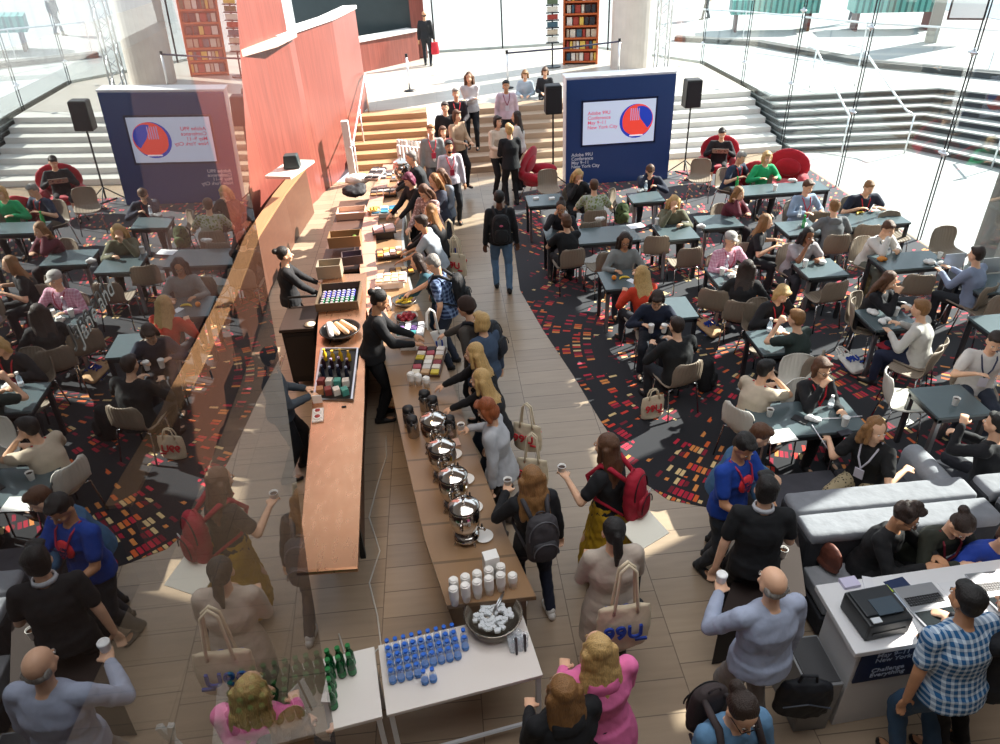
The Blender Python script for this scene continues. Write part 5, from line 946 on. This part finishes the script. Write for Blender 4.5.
# crates and boxes at the far end of the bar
KRAFT = mat('9A7550', .8, kind='stone'); DKB = mat('3A2E26', .7)
def crate(px, py, z, sx, sy, h, m, label, inner=None, rz=0, cat='box'):
    q = P(px, py, z); e = empty('open_box', (q.x, q.y, z), rz); tag(e, label, cat); t = .012
    mesh_obj('box_walls', [box((-sx/2, 0, h/2), (t, sy, h)), box((sx/2, 0, h/2), (t, sy, h)), box((0, -sy/2, h/2), (sx, t, h)), box((0, sy/2, h/2), (sx, t, h)), box((0, 0, .006), (sx, sy, .012))], m, e)
    if inner: mesh_obj('lining', [box((0, 0, .02), (sx-.02, sy-.02, .012))], inner, e)
    return (q.x, q.y)
x0, y0 = crate(340, 300, 1.0, .56, .62, .12, mat('5A4A38', .7), 'dark crate of soda cans at the far end of the copper bar', mat('14120F', .7))
CN = empty('soda_can', (0, 0, -70)); tag(CN, 'x', 'can'); mesh_obj('can_body', [lathe([(.024, 0), (.028, .006), (.028, .085), (.022, .092), (.001, .092)], n=12)], mat('1F6A48', .3, .4), CN, smooth=True); mesh_obj('can_top', [cyl((0, 0, .092), .021, .003, 12)], mat('D8D8DC', .25, .8), CN)
CN2 = empty('soda_can', (0, 0, -70)); tag(CN2, 'x', 'can'); mesh_obj('can_body', [lathe([(.024, 0), (.028, .006), (.028, .085), (.022, .092), (.001, .092)], n=12)], mat('4A4AA0', .3, .4), CN2, smooth=True); mesh_obj('can_top', [cyl((0, 0, .092), .021, .003, 12)], mat('D8D8DC', .25, .8), CN2)
first = {0: True, 1: True}
for r_ in range(6):
    for c_ in range(7):
        w_ = 0 if r_ < 3 else 1; src = CN if w_ == 0 else CN2; loc = (x0-.20+.066*c_, y0-.26+.068*r_, 1.014); lb = ['green soda can with a silver lid in the crate on the bar', 'violet blue soda can with a silver lid in the crate on the bar'][w_]; gp = ['green cans in the crate', 'violet cans in the crate'][w_]
        if first[w_]: first[w_] = False; src.location = loc; src['label'] = lb; src['group'] = gp
        else: dup(src, loc, 0, lb, gp)
crate(331, 275, 1.0, .34, .26, .20, mat('8A8070', .7), 'grey brown open carton behind the soda crate', mat('C08A4A', .7))
crate(353, 262, 1.0, .30, .22, .14, mat('4A3A3A', .7), 'small dark carton of violet packets', mat('7A6AB0', .6), .1)
x1, y1 = crate(346, 244, 1.0, .50, .30, .18, KRAFT, 'brown carton holding a green pot and white paper', mat('3A2A20', .7))
tag(fuse('herb_pot', [ell((0, 0, .05), (.06, .05, .05)), ell((.02, .01, .09), (.05, .05, .04))], mat('6E8A34', .8, kind='cloth'), .014, 1, None, (x1+.14, y1, 1.01), disp=.01), 'leafy green pot in the brown carton on the bar', 'plant')
# back shelf beyond: low table with bags
e = empty('service_shelf', (-1.72, 11.5, 0)); tag(e, 'dark service shelf running along behind the curved buffet', 'shelf')
mesh_obj('shelf_top', [box((-.05, .2, .88), (.6, 3.2, .04))], mat('5A4034', .5), e); mesh_obj('shelf_body', [box((-.05, .2, .43), (.5, 3.0, .86))], mat('2E2420', .6), e)
crate(352, 216, .9, .50, .36, .12, mat('C9A48C', .6), 'pale pink lidded carton on the service shelf', mat('E4D0C8', .5))
tag(fuse('black_bag', [ell((0, 0, .08), (.24, .18, .09)), ell((.1, .15, .12), (.14, .16, .08)), ell((-.1, .05, .1), (.14, .12, .1))], mat('17161A', .7, kind='cloth'), .02, 2, None, tuple(P(355, 196, .9)), disp=.015), 'heap of black bags on the service shelf', 'bag')
tag(fuse('white_cloth_bag', [ell((0, 0, .08), (.26, .18, .11)), ell((.12, 0, .1), (.12, .12, .07))], mat('EFE8DC', .8, kind='cloth'), .02, 2, None, (P(358, 183, .9).x, P(358, 183, .9).y, .9), disp=.01), 'big cream bowl shaped bundle at the foot of the stairs', 'bundle')
# service cart behind the bar
e = empty('service_cart', (-2.12, 8.55, 0), -.02); tag(e, 'dark brown service cart with a push handle behind the copper bar', 'cart'); CB = mat('33261F', .5)
mesh_obj('cart_top', [box((0, 0, .93), (.46, .66, .05))], CB, e, bev=.01); mesh_obj('cart_body', [box((0, 0, .5), (.42, .60, .78))], mat('17130F', .6), e, bev=.01)
mesh_obj('cart_door', [box((-.0, -.303, .52), (.36, .012, .62))], mat('221B16', .5), e)
mesh_obj('push_handle', [tube([(-.19, .30, .95), (-.20, .36, 1.08), (.20, .36, 1.08), (.19, .30, .95)], .018)], mat('17130F', .4), e, smooth=True)
for a in (-.18, .18):
    for b in (-.26, .26): mesh_obj('wheel', [tube([(a-.015, b, .05), (a+.015, b, .05)], .05, 14)], BLACK, e)
tag(mesh_obj('plate', [lathe([(.03, 0), (.07, .012), (.072, .015), (.001, .008)], n=20)], mat('E6D2B4', .5), None, (P(310, 325, .955).x, P(310, 325, .955).y, .955), smooth=True), 'cream round plate on the dark service cart', 'plate')
# back counter ledge along the left wall
e = empty('back_counter', (0, 0, 0)); tag(e, 'long back counter with a tan wooden ledge along the dark left wall', 'counter')
LG = mat('B28A62', .4, kind='wood', sc=(12, 1, 12), c2='94704E')
bl = [(-3.15, 5.0), (-3.12, 7.3), (-3.14, 9.5), (-3.25, 11.5), (-3.15, 13.6), (-2.98, 15.3)]
def band(line, x0, x1, z0, z1):
    V = []; F = []
    for x, y in line: V += [(x+x0, y, z0), (x+x1, y, z0), (x+x1, y, z1), (x+x0, y, z1)]
    for i in range(len(line)-1):
        for k in range(4): F.append((4*i+k, 4*i+(k+1) % 4, 4*i+4+(k+1) % 4, 4*i+4+k))
    F += [(3, 2, 1, 0), tuple(4*(len(line)-1)+k for k in range(4))]; return np.array(V, float), F
mesh_obj('ledge', [band(bl, -.20, .03, 1.0, 1.04)], LG, e); mesh_obj('counter_body', [band(bl, -.24, 0, 0, 1.0)], mat('6E4A38', .4, kind='wood', sc=(3, 3, 10), c2='4E3226'), e)
for y in (6.2, 7.6, 9.0): mesh_obj('door_handle', [box((-3.12, y, .75), (.02, .03, .12))], DK, e)
tag(mesh_obj('cash_register', [box((0, 0, .12), (.3, .26, .24), 0, .8)], mat('2A3A3C', .4), None, (P(292, 163, 1.7).x, P(292, 163, 1.7).y, 1.62), bev=.02), 'dark till screen standing in the niche of the red wall', 'till')
tag(mesh_obj('till_shelf', [box((0, 0, 0), (.5, 1.0, .05))], mat('E4D6CC', .5), None, (P(292, 163, 1.7).x-.05, P(292, 163, 1.7).y, 1.59), -.3), 'pale slanted shelf under the till on the red wall', 'shelf')
# ================================================================= long curved buffet
BW = mat('A58462', .34, kind='wood', sc=(3, 1, 3), c2='8A6B4E', board=.45, ax=1)
e = empty('buffet_counter', (0, 0, 0)); tag(e, 'long curved wooden buffet counter running down the middle of the hall', 'buffet counter')
bf = [(-.28, 3.62), (-.45, 4.33), (-.66, 5.6), (-.89, 7.08), (-1.12, 8.1), (-1.29, 9.02), (-1.44, 10.2), (-1.50, 11.3), (-1.50, 12.5), (-1.43, 13.8), (-1.31, 15.3)]
mesh_obj('counter_top', [band(bf, 0, .70, .86, .90)], BW, e); mesh_obj('counter_body', [band(bf, .12, .62, 0, .86)], mat('5E4836', .5, kind='wood', sc=(3, 1, 3)), e)
mesh_obj('raised_ledge', [band([(x, y) for x, y in bf[4:]], -.02, .24, .905, .96)], mat('D2A08A', .3, kind='wood', sc=(6, 1, 6), c2='BC8A74', board=.5, ax=1), e)
mesh_obj('front_cloth', [band([(x, y) for x, y in bf[5:9]], .66, .70, .1, .902)], mat('9EA4A2', .4, .3), e)
BZ = .9
SIL = mat('D9D4CE', .12, 1.0)
def urn(x, y, label, rz):
    e = empty('coffee_urn', (x, y, BZ), rz); tag(e, label, 'coffee urn')
    mesh_obj('urn_body', [lathe([(.07, .10), (.095, .12), (.125, .20), (.135, .27), (.128, .33), (.10, .37), (.085, .385)], n=28)], SIL, e, smooth=True)
    mesh_obj('urn_base', [lathe([(.10, .035), (.115, .045), (.115, .06), (.09, .085), (.06, .10), (.07, .115)], n=28)], SIL, e, smooth=True)
    for k in range(4): a = .785+k*1.5708; mesh_obj('foot', [cap((.10*math.cos(a), .10*math.sin(a), .045), (.125*math.cos(a), .125*math.sin(a), .008), .012, .010, 8)], SIL, e, smooth=True)
    ld = mesh_obj('lid', [lathe([(.13, .375), (.135, .385), (.12, .40), (.07, .42), (.03, .435), (.001, .437)], n=28)], SIL, e, smooth=True)
    mesh_obj('lid_knob', [lathe([(.012, .43), (.010, .46), (.018, .475), (.010, .50), (.001, .505)], n=12)], SIL, ld, smooth=True)
    for s_ in (-1, 1): mesh_obj('handle', [tube([(s_*.12, 0, .22), (s_*.175, 0, .25), (s_*.18, 0, .31), (s_*.125, 0, .33)], .009, 8)], SIL, e, smooth=True)
    tp = mesh_obj('tap', [tube([(0, -.08, .14), (0, -.15, .14), (0, -.165, .12)], .012, 8)], SIL, e, smooth=True); mesh_obj('tap_handle', [tube([(0, -.14, .15), (0, -.14, .19)], .008)], mat('2A2420', .5), tp); return e
for (x, y, l) in [(-.09, 4.30, 'silver coffee urn nearest the stacks of cups'), (-.17, 4.70, 'silver coffee urn second from the cups'), (-.26, 5.12, 'silver coffee urn third from the cups'), (-.33, 5.55, 'silver coffee urn furthest from the cups, beside the airpots')]: urn(x, y, l, 1.35)
uf = urn(-.86, 13.9, 'tall silver urn at the far end of the buffet by the white cups', 1.0); uf.scale = (1.3, 1.3, 1.3)
def plate(px, py, label, r=.08):
    q = P(px, py, BZ); e = tag(mesh_obj('saucer', [lathe([(r*.5, 0), (r, .014), (r*1.02, .017), (r*.97, .018), (r*.6, .008), (.001, .007)], n=24)], mat('EEEAE4', .3), None, (q.x, q.y, BZ), smooth=True), label, 'plate'); return q
for px, py, l in [(484, 537, 'white drip plate beside the nearest urn, with crumbs'), (474, 508, 'white drip plate of the second urn'), (466, 480, 'white drip plate of the third urn'), (454, 455, 'white drip plate beside the pink napkins')]: plate(px, py, l)
q = P(453, 444, BZ); tag(mesh_obj('napkin_stack', [box((0, 0, .01), (.14, .12, .02))], mat('D8B4A4', .7), None, (q.x, q.y, BZ), .2), 'pale pink stack of napkins behind the urns', 'napkins')
def airpot(px, py, label):
    q = P(px, py, BZ+.1); e = empty('airpot', (q.x, q.y, BZ), random.uniform(-1, 1)); tag(e, label, 'airpot')
    mesh_obj('flask_body', [lathe([(.058, 0), (.062, .01), (.062, .17), (.052, .19)], n=20)], mat('A8A4A0', .2, .9), e, smooth=True); mesh_obj('pump_lid', [lathe([(.055, .185), (.060, .20), (.056, .235), (.035, .25), (.001, .252)], n=20)], BLACK, e, smooth=True)
    mesh_obj('spout', [tube([(0, -.05, .22), (0, -.09, .215), (0, -.10, .195)], .011)], BLACK, e); mesh_obj('handle', [tube([(0, .06, .20), (0, .10, .17), (0, .10, .07), (0, .062, .05)], .010)], BLACK, e)
for px, py, l in [(409, 418, 'black and steel airpot left of the others, behind'), (413, 428, 'steel airpot standing nearest on the left of the urns'), (425, 402, 'airpot beside the white cup stacks'), (433, 408, 'dark airpot right behind the furthest urn'), (450, 428, 'airpot to the right of the urns by the ginger woman')]: airpot(px, py, l)
def stack(x, y, z, n, label, group=None, tilt=0, r=1.0):
    e = empty('cup_stack', (x, y, z)); tag(e, label, 'cup stack', group); m = mat('EFECE6', .55)
    pr_ = [(.029*r, 0)]
    for k in range(n): pr_ += [(.037*r, .011*k+.075), (.0385*r, .011*k+.078), (.0375*r, .011*k+.081)]
    mesh_obj('stacked_cups', [lathe(pr_+[(.001, .011*n+.070)], n=16)], m, e, smooth=True); mesh_obj('cup_base', [cyl((0, 0, .011*n+.066), .028*r, .016, 14)], m, e); return e
i = 0
for r_ in range(2):
    for c_ in range(6 if r_ == 0 else 5):
        px, py = 455+c_*11.6, 607-c_*3.5-r_*9; q = P(px, py-3, BZ); i += 1
        if c_ == 5: px += 1
        stack(q.x, q.y+.0, BZ, 10 if c_ < 5 else 6, 'stack of white paper cups on the near end of the buffet' if c_ < 5 else 'short stack of white cups at the right end of the row', 'white cup stacks at the near end of the buffet' if c_ < 5 else None)
q = P(490, 580, BZ); tag(mesh_obj('napkin_box', [box((0, 0, .12), (.12, .10, .24))], mat('F0EEEA', .6), None, (q.x+.02, q.y+.05, BZ), .2, bev=.004), 'white upright box of lids behind the cup stacks', 'box')
for px, py, n_, l in [(412, 385, 5, 'left of three white cup stacks by the airpots'), (419, 385, 3, 'middle of three white cup stacks by the airpots'), (427, 387, 2, 'right of three white cup stacks by the airpots'), (389, 310, 8, 'tall white cup stack beside the headscarf of the server'), (379, 298, 4, 'small cup stack behind the server')]:
    q = P(px, py, BZ); stack(q.x, q.y, BZ, n_+3, l, r=1.15)
for k in range(22):
    q = P(400+(k % 11)*3.5, 162-(k//11)*6+(k % 11)*.4, BZ); stack(q.x, q.y, BZ, 26, 'tall stack of white cups at the far end of the buffet by the stairs', 'white cup stacks at the far end of the buffet')
# food on the buffet
def bowl(px, py, r, h, m, label, z=BZ):
    q = P(px, py, z); e = empty('bowl', (q.x, q.y, z)); tag(e, label, 'bowl'); mesh_obj('bowl_wall', [lathe([(r*.5, 0), (r*.8, h*.3), (r, h), (r*.96, h+.004), (r*.75, h*.35), (.001, .02)], n=26)], m, e, smooth=True); return q
BR = mat('8E8A82', .3, .7)
q = bowl(405, 304, .17, .07, BR, 'round steel bowl of bananas'); r1 = random.Random(3)
for k in range(9): a = r1.uniform(0, 6.28); rr = r1.uniform(.02, .08); banana((q.x+rr*math.cos(a), q.y+rr*math.sin(a), BZ+.045+.008*(k//3)), r1.uniform(0, 6.28), 'ripe yellow banana heaped in the steel bowl', grp='bananas in the bowl')
q = bowl(407, 321, .16, .07, BR, 'round steel bowl of red apples'); AP = None
for k in range(12):
    a = k*2.4; rr = .035*math.sqrt(k); loc = (q.x+rr*math.cos(a), q.y+rr*math.sin(a), BZ+.085-rr*.25)
    if AP is None: AP = empty('apple', loc); tag(AP, 'red apple heaped in the steel bowl', 'fruit', 'apples in the bowl'); mesh_obj('apple_flesh', [ell((0, 0, 0), (.035, .035, .032))], mat('96182A', .35), AP, smooth=True); mesh_obj('stem', [tube([(0, 0, .025), (.003, 0, .042)], .002)], DK, AP)
    else: dup(AP, loc, k)
q = bowl(374, 213, .13, .08, mat('C8A070', .4), 'pale bowl of mixed fruit on the raised ledge', .96)
for k in range(5): o = mesh_obj('small_fruit', [ell((0, 0, 0), (.03, .03, .03))], mat(['D8A030', '9AA040', 'D87A30', 'B8A040', 'E0B040'][k], .5), None, (q.x+.05*math.cos(k*1.3), q.y+.05*math.sin(k*1.3), 1.03), smooth=True); tag(o, ['golden', 'olive green', 'orange', 'khaki', 'bright yellow'][k]+' fruit in the pale bowl on the ledge', 'fruit')
def tray(px, py, sx, sy, h, col, label, items=None, rz=0, z=BZ, lab=None, grp=None, nx=3, ny=3, ih=.03, cat='tray', ic=None):
    q = P(px, py, z); e = empty('serving_tray', (q.x, q.y, z), rz); tag(e, label, cat); m = mat(col, .5)
    mesh_obj('tray_base', [box((0, 0, h-.006), (sx, sy, .012))], m, e); mesh_obj('tray_rim', [box((-sx/2, 0, h), (.012, sy, .03)), box((sx/2, 0, h), (.012, sy, .03)), box((0, -sy/2, h), (sx, .012, .03)), box((0, sy/2, h), (sx, .012, .03))], m, e)
    if h > .03: mesh_obj('tray_foot', [box((0, 0, h/2-.006), (sx*.8, sy*.8, h-.012))], m, e)
    if items:
        pr_ = None
        for i in range(nx):
            for j in range(ny):
                lx, ly = (i+.5)/nx*sx-sx/2, (j+.5)/ny*sy-sy/2; c = items[(i*ny+j) % len(items)]
                o = mesh_obj('snack_packet', [box((0, 0, ih/2), (sx/nx*.84, sy/ny*.84, ih*(1+.3*((i+j) % 2))))], mat(c, .6), None, (q.x+lx*math.cos(rz)-ly*math.sin(rz), q.y+lx*math.sin(rz)+ly*math.cos(rz), z+h+.001+ih*.15), rz+random.uniform(-.12, .12), bev=.005)
                tag(o, lab, 'packet', grp)
    return e
tray(429, 368-5, .34, .62, .02, '5A4030', 'dark framed wooden tray of tea boxes and pastries', ['E8DCC8', 'B04A54', '2A2018', 'D8C040', 'E8DCC8', '8A2A30', 'C8A27A', 'D8D0C8', 'F0E8DC'], -.16, lab='small packet in the dark framed tray behind the white cups', grp='packets in the dark framed tray', nx=3, ny=6)
tray(411, 332, .34, .34, .03, 'B8B8B8', 'silver tray of cups and teal packets in front of the server', ['3A8A8C', '7A5A9A', '2A2A3A', 'E4E4E8', 'D8D8DC', 'E8E8EC'], -.1, lab='small packet on the silver tray in front of the server', grp='packets on the silver tray', nx=4, ny=3)
tray(392, 285, .44, .30, .10, 'EDE6DC', 'white box tray of pink and yellow sweets', ['E8C890', 'E8A8A0', 'D8B8A0', 'E4D0A8'], .0, lab='wrapped sweet on the white box tray', grp='sweets on the white box tray', nx=4, ny=3)
tray(402, 274, .36, .22, .04, '2A2420', 'dark tray with pastries behind the sweets', ['C8923A', '5A3A20', 'E0C8A0'], .1, lab='pastry on the dark tray behind the sweets', grp='pastries behind the sweets', nx=4, ny=2)
tray(390, 256, .40, .32, .05, '3A2E28', 'stepped tray of orange cakes and snacks', ['D8944A', 'E0B070', '6A4A3A', 'E4D8D0'], .1, lab='small cake on the stepped tray', grp='cakes on the stepped tray', nx=4, ny=3)
tray(385, 237, .38, .28, .12, '1E1C1E', 'black stand holding a pink open box', ['E4B4B0', 'E8C4BC'], .1, lab='pink packet in the open box on the black stand', grp='pink packets', nx=2, ny=1, ih=.05)
tray(385, 215, .46, .34, .08, 'E8E4DC', 'white tray of blue and orange packets', ['2E6A8C', 'E4DDD4', 'E07A30', '3A8AA0'], .05, lab='packet on the white tray of the far buffet', grp='packets on the white tray', nx=3, ny=3)
tray(384, 195, .50, .40, .05, '2A211E', 'dark tray of chocolates beside the purple haired guest', ['B07A4A', '2A1A14', 'E4DCD0', '5A3A2A'], 0, lab='chocolate box on the far buffet', grp='chocolate boxes', nx=4, ny=4)
tray(395, 178, .56, .44, .04, 'D8D2C8', 'white cloth tray of dark biscuits near the far urn', ['1E1816', 'E4E0D8', '2A2420', '8A9AA8', 'C88A5A'], 0, lab='biscuit plate near the far urn', grp='biscuits near the far urn', nx=5, ny=4)
tray(376, 176, .3, .7, .05, 'D8C4B8', 'slim board of dark glasses on the ledge near the stairs', ['2A2224', 'E0D4CC', '3A2E30'], -.2, z=.96, lab='small dark packet on the slim board', grp='packets on the slim board', nx=2, ny=6)
q = P(404, 341, BZ); tag(mesh_obj('acrylic_stand', [box((0, 0, .05), (.30, .02, .10), 0, .9)], mat('C9CCCE', .1, alpha=.4), None, (q.x, q.y-.1, BZ)), 'clear acrylic stand in front of the server', 'stand')
for k, (px, py, c) in enumerate([(405, 349, 'EFEDE8'), (413, 349, 'EFEDE8')]): q = P(px, py, BZ); tag(mesh_obj('napkin_holder', [box((0, 0, .04), (.10, .08, .08))], mat(c, .6), None, (q.x, q.y, BZ), -.1, bev=.004), ['left', 'right'][k]+' white napkin block in front of the silver tray', 'napkins')
# ================================================================= white bottle tables
RT = math.radians(9)
def wtable(ox, oy, w_, d_, label):
    e = empty('white_table', (ox, oy, 0), RT); tag(e, label, 'table'); m = mat('E6DFD8', .45)
    mesh_obj('table_top', [box((w_/2, d_/2, .735), (w_, d_, .03))], m, e, bev=.003)
    mesh_obj('frame', [tube([(.03, .03, .70), (w_-.03, .03, .70)], .018, 6), tube([(.03, d_-.03, .70), (w_-.03, d_-.03, .70)], .018, 6), tube([(.03, .03, .14), (w_-.03, .03, .14)], .018, 6)], mat('DCE0E2', .4), e)
    for a in (.03, w_-.03):
        for b in (.03, d_-.03): mesh_obj('leg', [box((a, b, .36), (.035, .035, .72))], mat('DCE0E2', .4), e)
    def to(u, v, z=.751): c, s = math.cos(RT), math.sin(RT); return (ox+u*c-v*s, oy+u*s+v*c, z)
    return to
TA = wtable(-.735, 2.865, 1.14, .58, 'white table of blue capped water bottles and the ice bowl')
TB = wtable(-1.90, 2.68, 1.15, .58, 'white table of green bottles partly behind the tinted pane')
wb = None; lab = 'small blue capped water bottle in the block on the white table'
for r_ in range(5):
    for c_ in range(9):
        if r_ == 0 and c_ not in (0, 1, 2, 3): continue
        u, v = .075+.062*c_, .24+.064*r_; v += (.03 if c_ > 5 else 0)*0
        loc = TA(u, v)
        if wb is None: wb = bottle('water_bottle', *loc, .15, .027, 'EAF2FA', lab, '1F66D0', group='blue capped water bottles', band='4A86D0', alpha=.28)
        else: dup(wb, loc, random.random()*6)
for u, v in ((.30, .17), (.362, .17), (.645, .43), (.64, .365)): dup(wb, TA(u, v), 1.0)
gb_ = None
for r_ in range(5):
    for c_ in range(12):
        if (c_ > 9 and r_ < 3) or (c_ in (7, 8) and r_ < 2): continue
        loc = TB(.155+.0745*c_, .16+.078*r_)
        if gb_ is None: gb_ = bottle('green_bottle', *loc, .23, .031, '0E5A2E', 'green glass bottle in the crowd on the white table', '1F7A3A', group='green glass bottles', alpha=.92, band='2A7A48')
        else: dup(gb_, loc, random.random()*6)
e = empty('ice_bowl', TA(.90, .52)); e.scale = (1.12,)*3; tag(e, 'large steel bowl of ice with bottles at the corner of the white table', 'bowl')
mesh_obj('bowl_wall', [lathe([(.14, 0), (.17, .02), (.195, .12), (.205, .125), (.19, .118), (.165, .03), (.001, .025)], n=32)], mat('B8B0A4', .22, .9), e, smooth=True)
ice = tag(mesh_obj('ice_cubes', [box((.15*math.sqrt(random.random())*math.cos(a), .15*math.sqrt(random.random())*math.sin(a), .085+random.random()*.025), (.03, .028, .024), random.random()*3) for a in np.linspace(0, 40, 130)], mat('E4EAEE', .15, alpha=.85), None, TA(.90, .52), bev=.003), 'loose ice cubes filling the steel bowl', 'ice'); ice['kind'] = 'stuff'
t_ = tag(mesh_obj('tongs', [tube([(0, 0, .13), (.06, .08, .15), (.10, .16, .17)], .007), tube([(0, .01, .13), (.05, .10, .15), (.10, .16, .17)], .007)], STEEL, None, TA(.90, .52), smooth=True), 'steel tongs lying over the ice bowl', 'tongs')
for k, (u, v) in enumerate([(.98, .25), (1.04, .25), (.98, .30), (1.04, .31), (1.08, .27)]):
    o = mesh_obj('clear_glass', [lathe([(.026, 0), (.030, .13), (.028, .132), (.024, .01), (.001, .008)], n=14)], mat('DDE4EC', .08, alpha=.3), None, TA(u, v), smooth=True); tag(o, 'tall clear tumbler grouped in front of the ice bowl', 'glass', 'clear tumblers by the ice bowl')
for k, (u, v) in enumerate([(1.0, .21), (1.07, .22)]): tag(mesh_obj('cutlery', [cap((0, 0, .01), (.0, .03, .15), .009, .012, 8)], mat('3A3238', .5), None, TA(u, v)), ['left', 'right'][k]+' dark handled server standing before the tumblers', 'utensil')
# white easel-like frame at the lower left
e = empty('white_easel', (-2.27, 2.95, 0)); tag(e, 'white folding frame standing at the lower left behind the tinted pane', 'frame')
mesh_obj('leg', [box((-.13, 0, .38), (.04, .04, .78))], mat('DCE8EC', .4), e).rotation_euler = (0, .22, 0)
mesh_obj('leg', [box((.13, 0, .38), (.04, .04, .78))], mat('DCE8EC', .4), e).rotation_euler = (0, -.22, 0); mesh_obj('cross_bar', [box((0, 0, .3), (.34, .03, .03))], mat('DCE8EC', .4), e)
# white board and hook near the green bottles
e = empty('price_card', TB(.66, .17), .9); tag(e, 'tilted pale card with a dark spoon leaning among the green bottles', 'card'); mesh_obj('card', [box((0, 0, .13), (.14, .012, .26))], mat('DFE6E8', .4), e).rotation_euler = (-.3, 0, 0)
mesh_obj('spoon', [tube([(0, -.03, .05), (.01, .02, .2), (.02, .06, .3)], .008)], mat('4A4A50', .3, .7), e)
# cable on the floor beside the bar
tag(mesh_obj('power_cable', [tube([(-1.02, 7.0, .01), (-1.0, 6.6, .01), (-1.08, 6.1, .01), (-1.14, 5.6, .01), (-1.0, 5.1, .01), (-1.08, 4.7, .01), (-.98, 4.3, .01), (-.93, 3.98, .01), (-1.05, 3.85, .01), (-1.25, 3.95, .01), (-1.32, 4.15, .01)], .008, 6)], mat('CFCBC2', .6), smooth=True), 'pale power cable snaking along the floor beside the copper bar', 'cable')
bake_pending()
